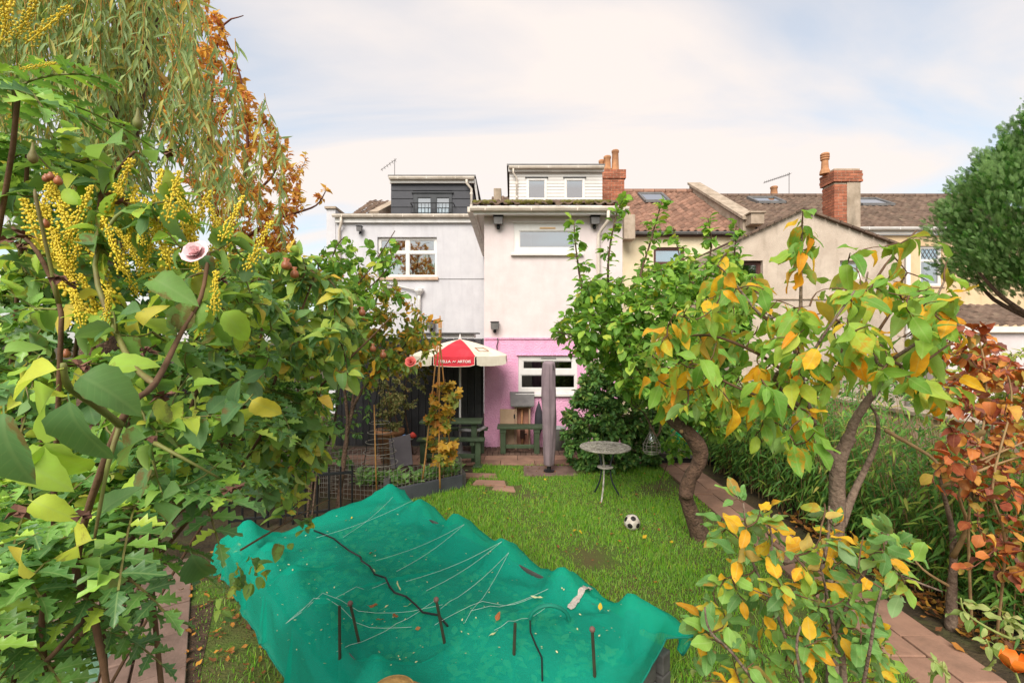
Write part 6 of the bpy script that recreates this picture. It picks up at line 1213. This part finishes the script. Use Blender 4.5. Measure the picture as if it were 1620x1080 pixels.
# dark shrub behind the bistro table, greenery by the trunk, far-right yellow-green shrub
shrub('dark_shrub', 'dense dark green shrub behind the round white table', 'shrub', (1.75, 7.6, 0), [[(965, 690, 7.6), (960, 600, 7.6)], [(990, 690, 7.6), (1020, 600, 7.6)], [(940, 690, 7.5), (915, 650, 7.4)]], [(888, 665), (910, 620), (930, 575), (975, 560), (1040, 585), (1065, 640), (1060, 700), (1040, 735), (960, 745), (900, 738)], 640, 7.0, 8.3, 28, .085, T_small, dark_m, twig_m, 81, .02, minpx=99)
shrub('ivy_clump', 'bright green leafy clump between the lantern and the leaning trunk', 'shrub', (2.0, 6.4, 0), [[(1060, 720, 6.4), (1065, 690, 6.4)]], [(1045, 690), (1075, 680), (1105, 700), (1090, 722), (1060, 728)], 26, 6.2, 6.6, 7, .09, T_plum, apri_m, twig_m, 82, .008)
shrub('yellow_shrub', 'pale yellow-green shrub below the cypress, beyond the wall', 'shrub', (6.0, 6.0, 0), [[(1540, 640, 6), (1550, 560, 6)], [(1590, 640, 6), (1600, 560, 6)]], [(1440, 640), (1480, 560), (1540, 535), (1620, 545), (1680, 560), (1680, 700), (1460, 720)], 170, 5.4, 6.6, 12, .09, T_small, leafmat('yellow_green_leaf', [(0, '#6f8a35'), (.6, '#9fae45'), (1, '#bdb85a')], .55, .35), twig_m, 83, .02, minpx=99)
shrub('garden_hedge', 'green hedge behind the bamboo at the far end of the path', 'hedge', (4.6, 8.6, 0), [[(1180, 700, 8.6), (1180, 640, 8.6)], [(1250, 700, 8.4), (1260, 620, 8.4)], [(1350, 700, 8), (1360, 600, 8)]], [(1080, 640), (1180, 590), (1300, 580), (1420, 560), (1480, 600), (1480, 720), (1100, 740)], 300, 7.6, 9.0, 14, .09, T_small, dark_m, twig_m, 84, .03, minpx=99)

# ---- clipped cypress on its stem, upper right
cy_ = thing('cypress', 'dense egg-shaped green cypress on a bare trunk at the upper right', 'tree', (7.2, 6.1, 0)); limb(cy_, [(7.2, 6.1, 0), (7.15, 6.1, 1.5), (7.05, 6.1, 2.3), (7.1, 6.1, 3.2)], .14, .09, bark, 'trunk', 12)
for a in range(7): limb(cy_, [(7.08, 6.1, 2.4), (7.08 + .45 * math.cos(a), 6.1 + .45 * math.sin(a), 2.75), (7.08 + .75 * math.cos(a), 6.1 + .6 * math.sin(a), 3.1)], .04, .015, bark, 'limb', 7)
def spray_t(seed):
    r = random.Random(seed); V_ = []; F_ = []; UV_ = []
    def seg(p, d, ln_, w):
        s = Vector((-d.y, d.x, 0)); b = len(V_); z = r.uniform(-.04, .04)
        for q in (p - s * w * .5, p + s * w * .5, p + d * ln_ + s * w * .25, p + d * ln_ - s * w * .25): V_.append((q.x, q.y, z - .25 * q.x * q.x)); UV_.append((.3, .2))
        F_.append((b, b + 1, b + 2, b + 3))
    seg(Vector((0, 0, 0)), Vector((1, 0, 0)), 1, .035)
    for i in range(7):
        t = .1 + .85 * i / 7; ln_ = .5 * (1 - t * .75)
        for s in (1, -1): d = Vector((.75, s * .66, 0)).normalized(); seg(Vector((t, 0, 0)), d, ln_, .042); seg(Vector((t, 0, 0)) + d * ln_ * .3, Vector((1, s * .1, 0)).normalized(), ln_ * .5, .04); seg(Vector((t, 0, 0)) + d * ln_ * .65, Vector((1, s * .1, 0)).normalized(), ln_ * .4, .04)
    return np.array(V_), np.array(F_), np.array(UV_)
T_spr = [spray_t(i) for i in range(3)]; L = Leaves(); r_ = random.Random(91); cc = Vector((7.2, 6.1, 3.8))
for i in range(640):
    a = r_.random() * 6.283; cz_ = r_.uniform(-1, 1); sr = math.sqrt(1 - cz_ * cz_); n_ = Vector((sr * math.cos(a), sr * math.sin(a), cz_))
    taper = 1 - .42 * max(0, cz_) ** 1.4; rr = r_.uniform(.66, 1.0); hz_ = 1.25 if cz_ > 0 else 1.12
    c0 = cc + Vector((n_.x * .98 * taper, n_.y * .98 * taper, n_.z * hz_)) * rr - Vector((0, 0, .12)); ax = (n_ * r_.uniform(.35, .8) + Vector((0, 0, 1)) + rv(.14)).normalized(); pl_ = r_.uniform(.3, .55)
    for k in range(44):
        t = r_.random(); w = .10 * (1 - .75 * t) + .015; o = Vector((r_.gauss(0, w), r_.gauss(0, w), r_.gauss(0, w * .5)))
        L.add(c0 + ax * pl_ * t + o, ax * 1.1 + o.normalized() * .8 + Vector((0, 0, .3)), o + Vector((r_.gauss(0, .05), -.03, .05)), r_.uniform(.05, .105), r_.randrange(3))
for (dx, dy, h0, h1) in ((-.42, -.2, 4.9, 5.35), (-.05, 0, 5.1, 5.7), (.15, .1, 5.2, 5.65), (-.2, .1, 5.0, 5.5), (-.6, 0, 4.5, 4.95)):
    for i in range(110): t = r_.random(); L.add((7.2 + dx + r_.gauss(0, .05 * (1.2 - t)), 6.1 + dy + r_.gauss(0, .05 * (1.2 - t)), h0 + (h1 - h0) * t), (r_.gauss(0, .5), r_.gauss(0, .5), 1), (r_.gauss(0, 1), r_.gauss(0, 1), .2), .13 * (1.2 - t), r_.randrange(3))
foliage(cy_, L, T_spr, cyp_m, nmax=0)

# ---- wilting plant with an orange flower, bottom right
wp_ = thing('wilting_plant', 'pale wilting plant with one orange flower in the bottom right corner', 'plant', (1.75, 1.35, 0)); L = Leaves(); sk = []
pg = surf('pale_green_stem', '#9aa35c', '#87904e', 8, .6)
for pts in ([(1.72, 1.4, 0), P(1690, 1040, 1.45), P(1600, 1010, 1.4), P(1550, 985, 1.4), P(1525, 965, 1.4), P(1520, 945, 1.4)], [P(1600, 1010, 1.4), P(1590, 985, 1.4), P(1600, 975, 1.4)], [P(1640, 1040, 1.4), P(1580, 1040, 1.4), P(1560, 1010, 1.4)], [(1.4, 1.4, 0), P(1500, 1100, 1.4), P(1490, 1060, 1.4), P(1478, 1045, 1.4)]): s_ = limb(wp_, pts, .006, .002, pg, 'stem', 6); sk.append(s_)
leaf_on(L, sk, 9, .045, .3, .8, .4); leaf_on(L, sk, 5, .03, .3, .2, .7)
foliage(wp_, L, T_appl, pale_m)
m = MB(); c = P(1606, 1050, 1.25)
for k in range(6):
    a = 2 * math.pi * k / 6; o = Vector((math.cos(a), math.sin(a), 0)); s = Vector((-math.sin(a), math.cos(a), 0)); V_ = []
    for i in range(4): t = i / 3; w = .018 * math.sin(math.pi * (.12 + .7 * t)); p_ = c + o * .03 * math.sin(t * 2.0) + Vector((0, 0, -.02 + .045 * t)); V_ += [p_ - s * w, p_, p_ + s * w]
    m.add(V_, [(i * 3 + j, i * 3 + j + 1, (i + 1) * 3 + j + 1, (i + 1) * 3 + j) for i in range(3) for j in range(2)])
m.build('flower', surf('orange_petal', '#e07a22', '#c8601a', 10, .6), wp_, smooth=True); MB().tube([c - Vector((0, 0, .02)), c + Vector((.05, 0, -.15)), Vector((1.72, 1.4, .3))], .003, 5).build('stem', pg, wp_)

# ---- grass, leaf litter
PATH_N = an.copy()
def in_lawn(x, y): return inpoly(x, y, LAWN)
def grass_blades(n, seed):
    r = np.random.default_rng(seed); d = r.uniform(0, 1, n) ** 1.0; y = 2.2 + (7.9 - 2.2) * d ** 1.15; x = r.uniform(-3.2, 2.56, n)
    keep = np.array([in_lawn(a, b) for a, b in zip(x, y)]); loc = np.stack([x - BA.x, y - BA.y], 1); a = loc @ np.array(e1[:2]); b = loc @ np.array(e2[:2])
    keep &= ~((a > -.12) & (a < BL + .18) & (b > -.1) & (b < BW + .1))
    keep &= ~((x > .2) & (x < 1.03) & (y > 7.24) & (y < 7.79))
    side = b > BW + .05; keep &= ~(side & (r.random(n) < .72)); lx0, ly0 = x - a0.x, y - a0.y; keep &= ~((lx0 * PATH_N.x + ly0 * PATH_N.y > -.03) & (x < -1.5))
    bare = np.sin(x * 3.1 + 1.2 * np.sin(y * 2.3)) + np.sin(y * 4.1 + 2 * np.sin(x * 1.7)) + r.normal(0, .35, n)
    shade = (x > .9) & (y > 5.0); keep &= ~((bare > 1.45) | (shade & (bare > .75) & (r.random(n) < .8)))
    for (u, v) in ((757, 753), (775, 765), (797, 773)): dd = CZ * FPX / (v - 540); keep &= ~((np.abs(x - (u - 810) / FPX * dd) < .27) & (np.abs(y - dd) < .12))
    x, y = x[keep], y[keep]; n = len(x); h = r.uniform(.014, .045, n) * r.choice([.6, 1, 1, 1.7], n) * (1 + .35 * np.sin(x * 5 + y * 3)); w = r.uniform(.0018, .0034, n) * (.7 + y * .13); an = r.uniform(0, 6.283, n); ln_ = r.normal(0, .5, n); la = r.uniform(0, 6.283, n)
    ca, sa = np.cos(an) * w, np.sin(an) * w; lx, ly = np.cos(la) * ln_ * h, np.sin(la) * ln_ * h; z0 = np.full(n, .004); V_ = np.zeros((n, 6, 3))
    for k, (t, ws) in enumerate(((0, 1), (.55, .8), (1, .12))):
        for s, sg in enumerate((-1, 1)):
            V_[:, k * 2 + s, 0] = x + sg * ca * ws + lx * t * t; V_[:, k * 2 + s, 1] = y + sg * sa * ws + ly * t * t; V_[:, k * 2 + s, 2] = z0 + h * t * (1 - .15 * np.abs(ln_) * t)
    return V_
grass_m = leafmat('grass_blade', [(0, '#548c22'), (.4, '#74ae2c'), (.78, '#94c43c'), (.95, '#a9bc4a'), (1, '#b3a255')], .5, .4, '#9dba50', .0)
go = joined('grass', [(grass_blades(200000, 5), np.array([(0, 1, 3, 2), (2, 3, 5, 4)]), np.array([(0, .2), (0, .8), (.5, .2), (.5, .8), (1, .4), (1, .6)]))], grass_m, None, smooth=False); tag(go, 'short bright green grass of the lawn', 'grass', kind='stuff')
L = Leaves(); r_ = random.Random(5)
for i in range(260):
    y = r_.uniform(3.6, 7.8); x = r_.uniform(-.9, 2.5); a = r_.random() * 6.28; l_ = Vector((x, y, 0)) - BA
    if l_.dot(e2) > -.2: continue
    L.add((x, y, .03), (math.cos(a), math.sin(a), 0), (r_.gauss(0, .3), r_.gauss(0, .3), 1), r_.uniform(.02, .05), r_.randrange(3))
for i in range(900):
    y = r_.uniform(1.5, 5.5); x = 3.28 + abs(r_.gauss(0, .22)) - (.25 if r_.random() < .08 else 0); a = r_.random() * 6.28; L.add((x, y, .02 + r_.random() * .04), (math.cos(a), math.sin(a), r_.gauss(0, .2)), (r_.gauss(0, .3), r_.gauss(0, .3), 1), r_.uniform(.05, .1), r_.randrange(3))
for i in range(300): q = a0 + ad_ * r_.uniform(0, 4) + an * r_.uniform(-.5, .1); a = r_.random() * 6.28; L.add((q.x, q.y, .03), (math.cos(a), math.sin(a), 0), (r_.gauss(0, .3), r_.gauss(0, .3), 1), r_.uniform(.03, .07), r_.randrange(3))
A_ = L.frames(); Pn = np.array(L.p); K_ = np.array(L.k); lit = leafmat('leaf_litter', [(0, '#5a3a26'), (.4, '#8a5530'), (.7, '#a8702f'), (.9, '#c08a30'), (1, '#6a5a30')], .7, .15, '#c09060', .2)
lo = joined('fallen_leaves', [(np.einsum('nij,kj->nki', A_[K_ == k], dry[k][0]) + Pn[K_ == k][:, None], dry[k][1], dry[k][2]) for k in range(3)], lit, None); tag(lo, 'brown and orange fallen leaves strewn beside the paths', 'leaf litter', kind='stuff')
for (u, v) in ((985, 832), (963, 850), (922, 851), (711, 808), (896, 820), (1066, 862), (770, 785), (905, 845), (1035, 806), (1016, 858), (860, 760), (1046, 760)):
    d = CZ * FPX / (v - 540); drop_leaf('fallen_leaf', 'single yellow leaf lying on the lawn grass', 'yellow leaves scattered on the lawn', dry[0], yel, P(u, v, d) + Vector((0, 0, .045)), r_.uniform(.05, .075))
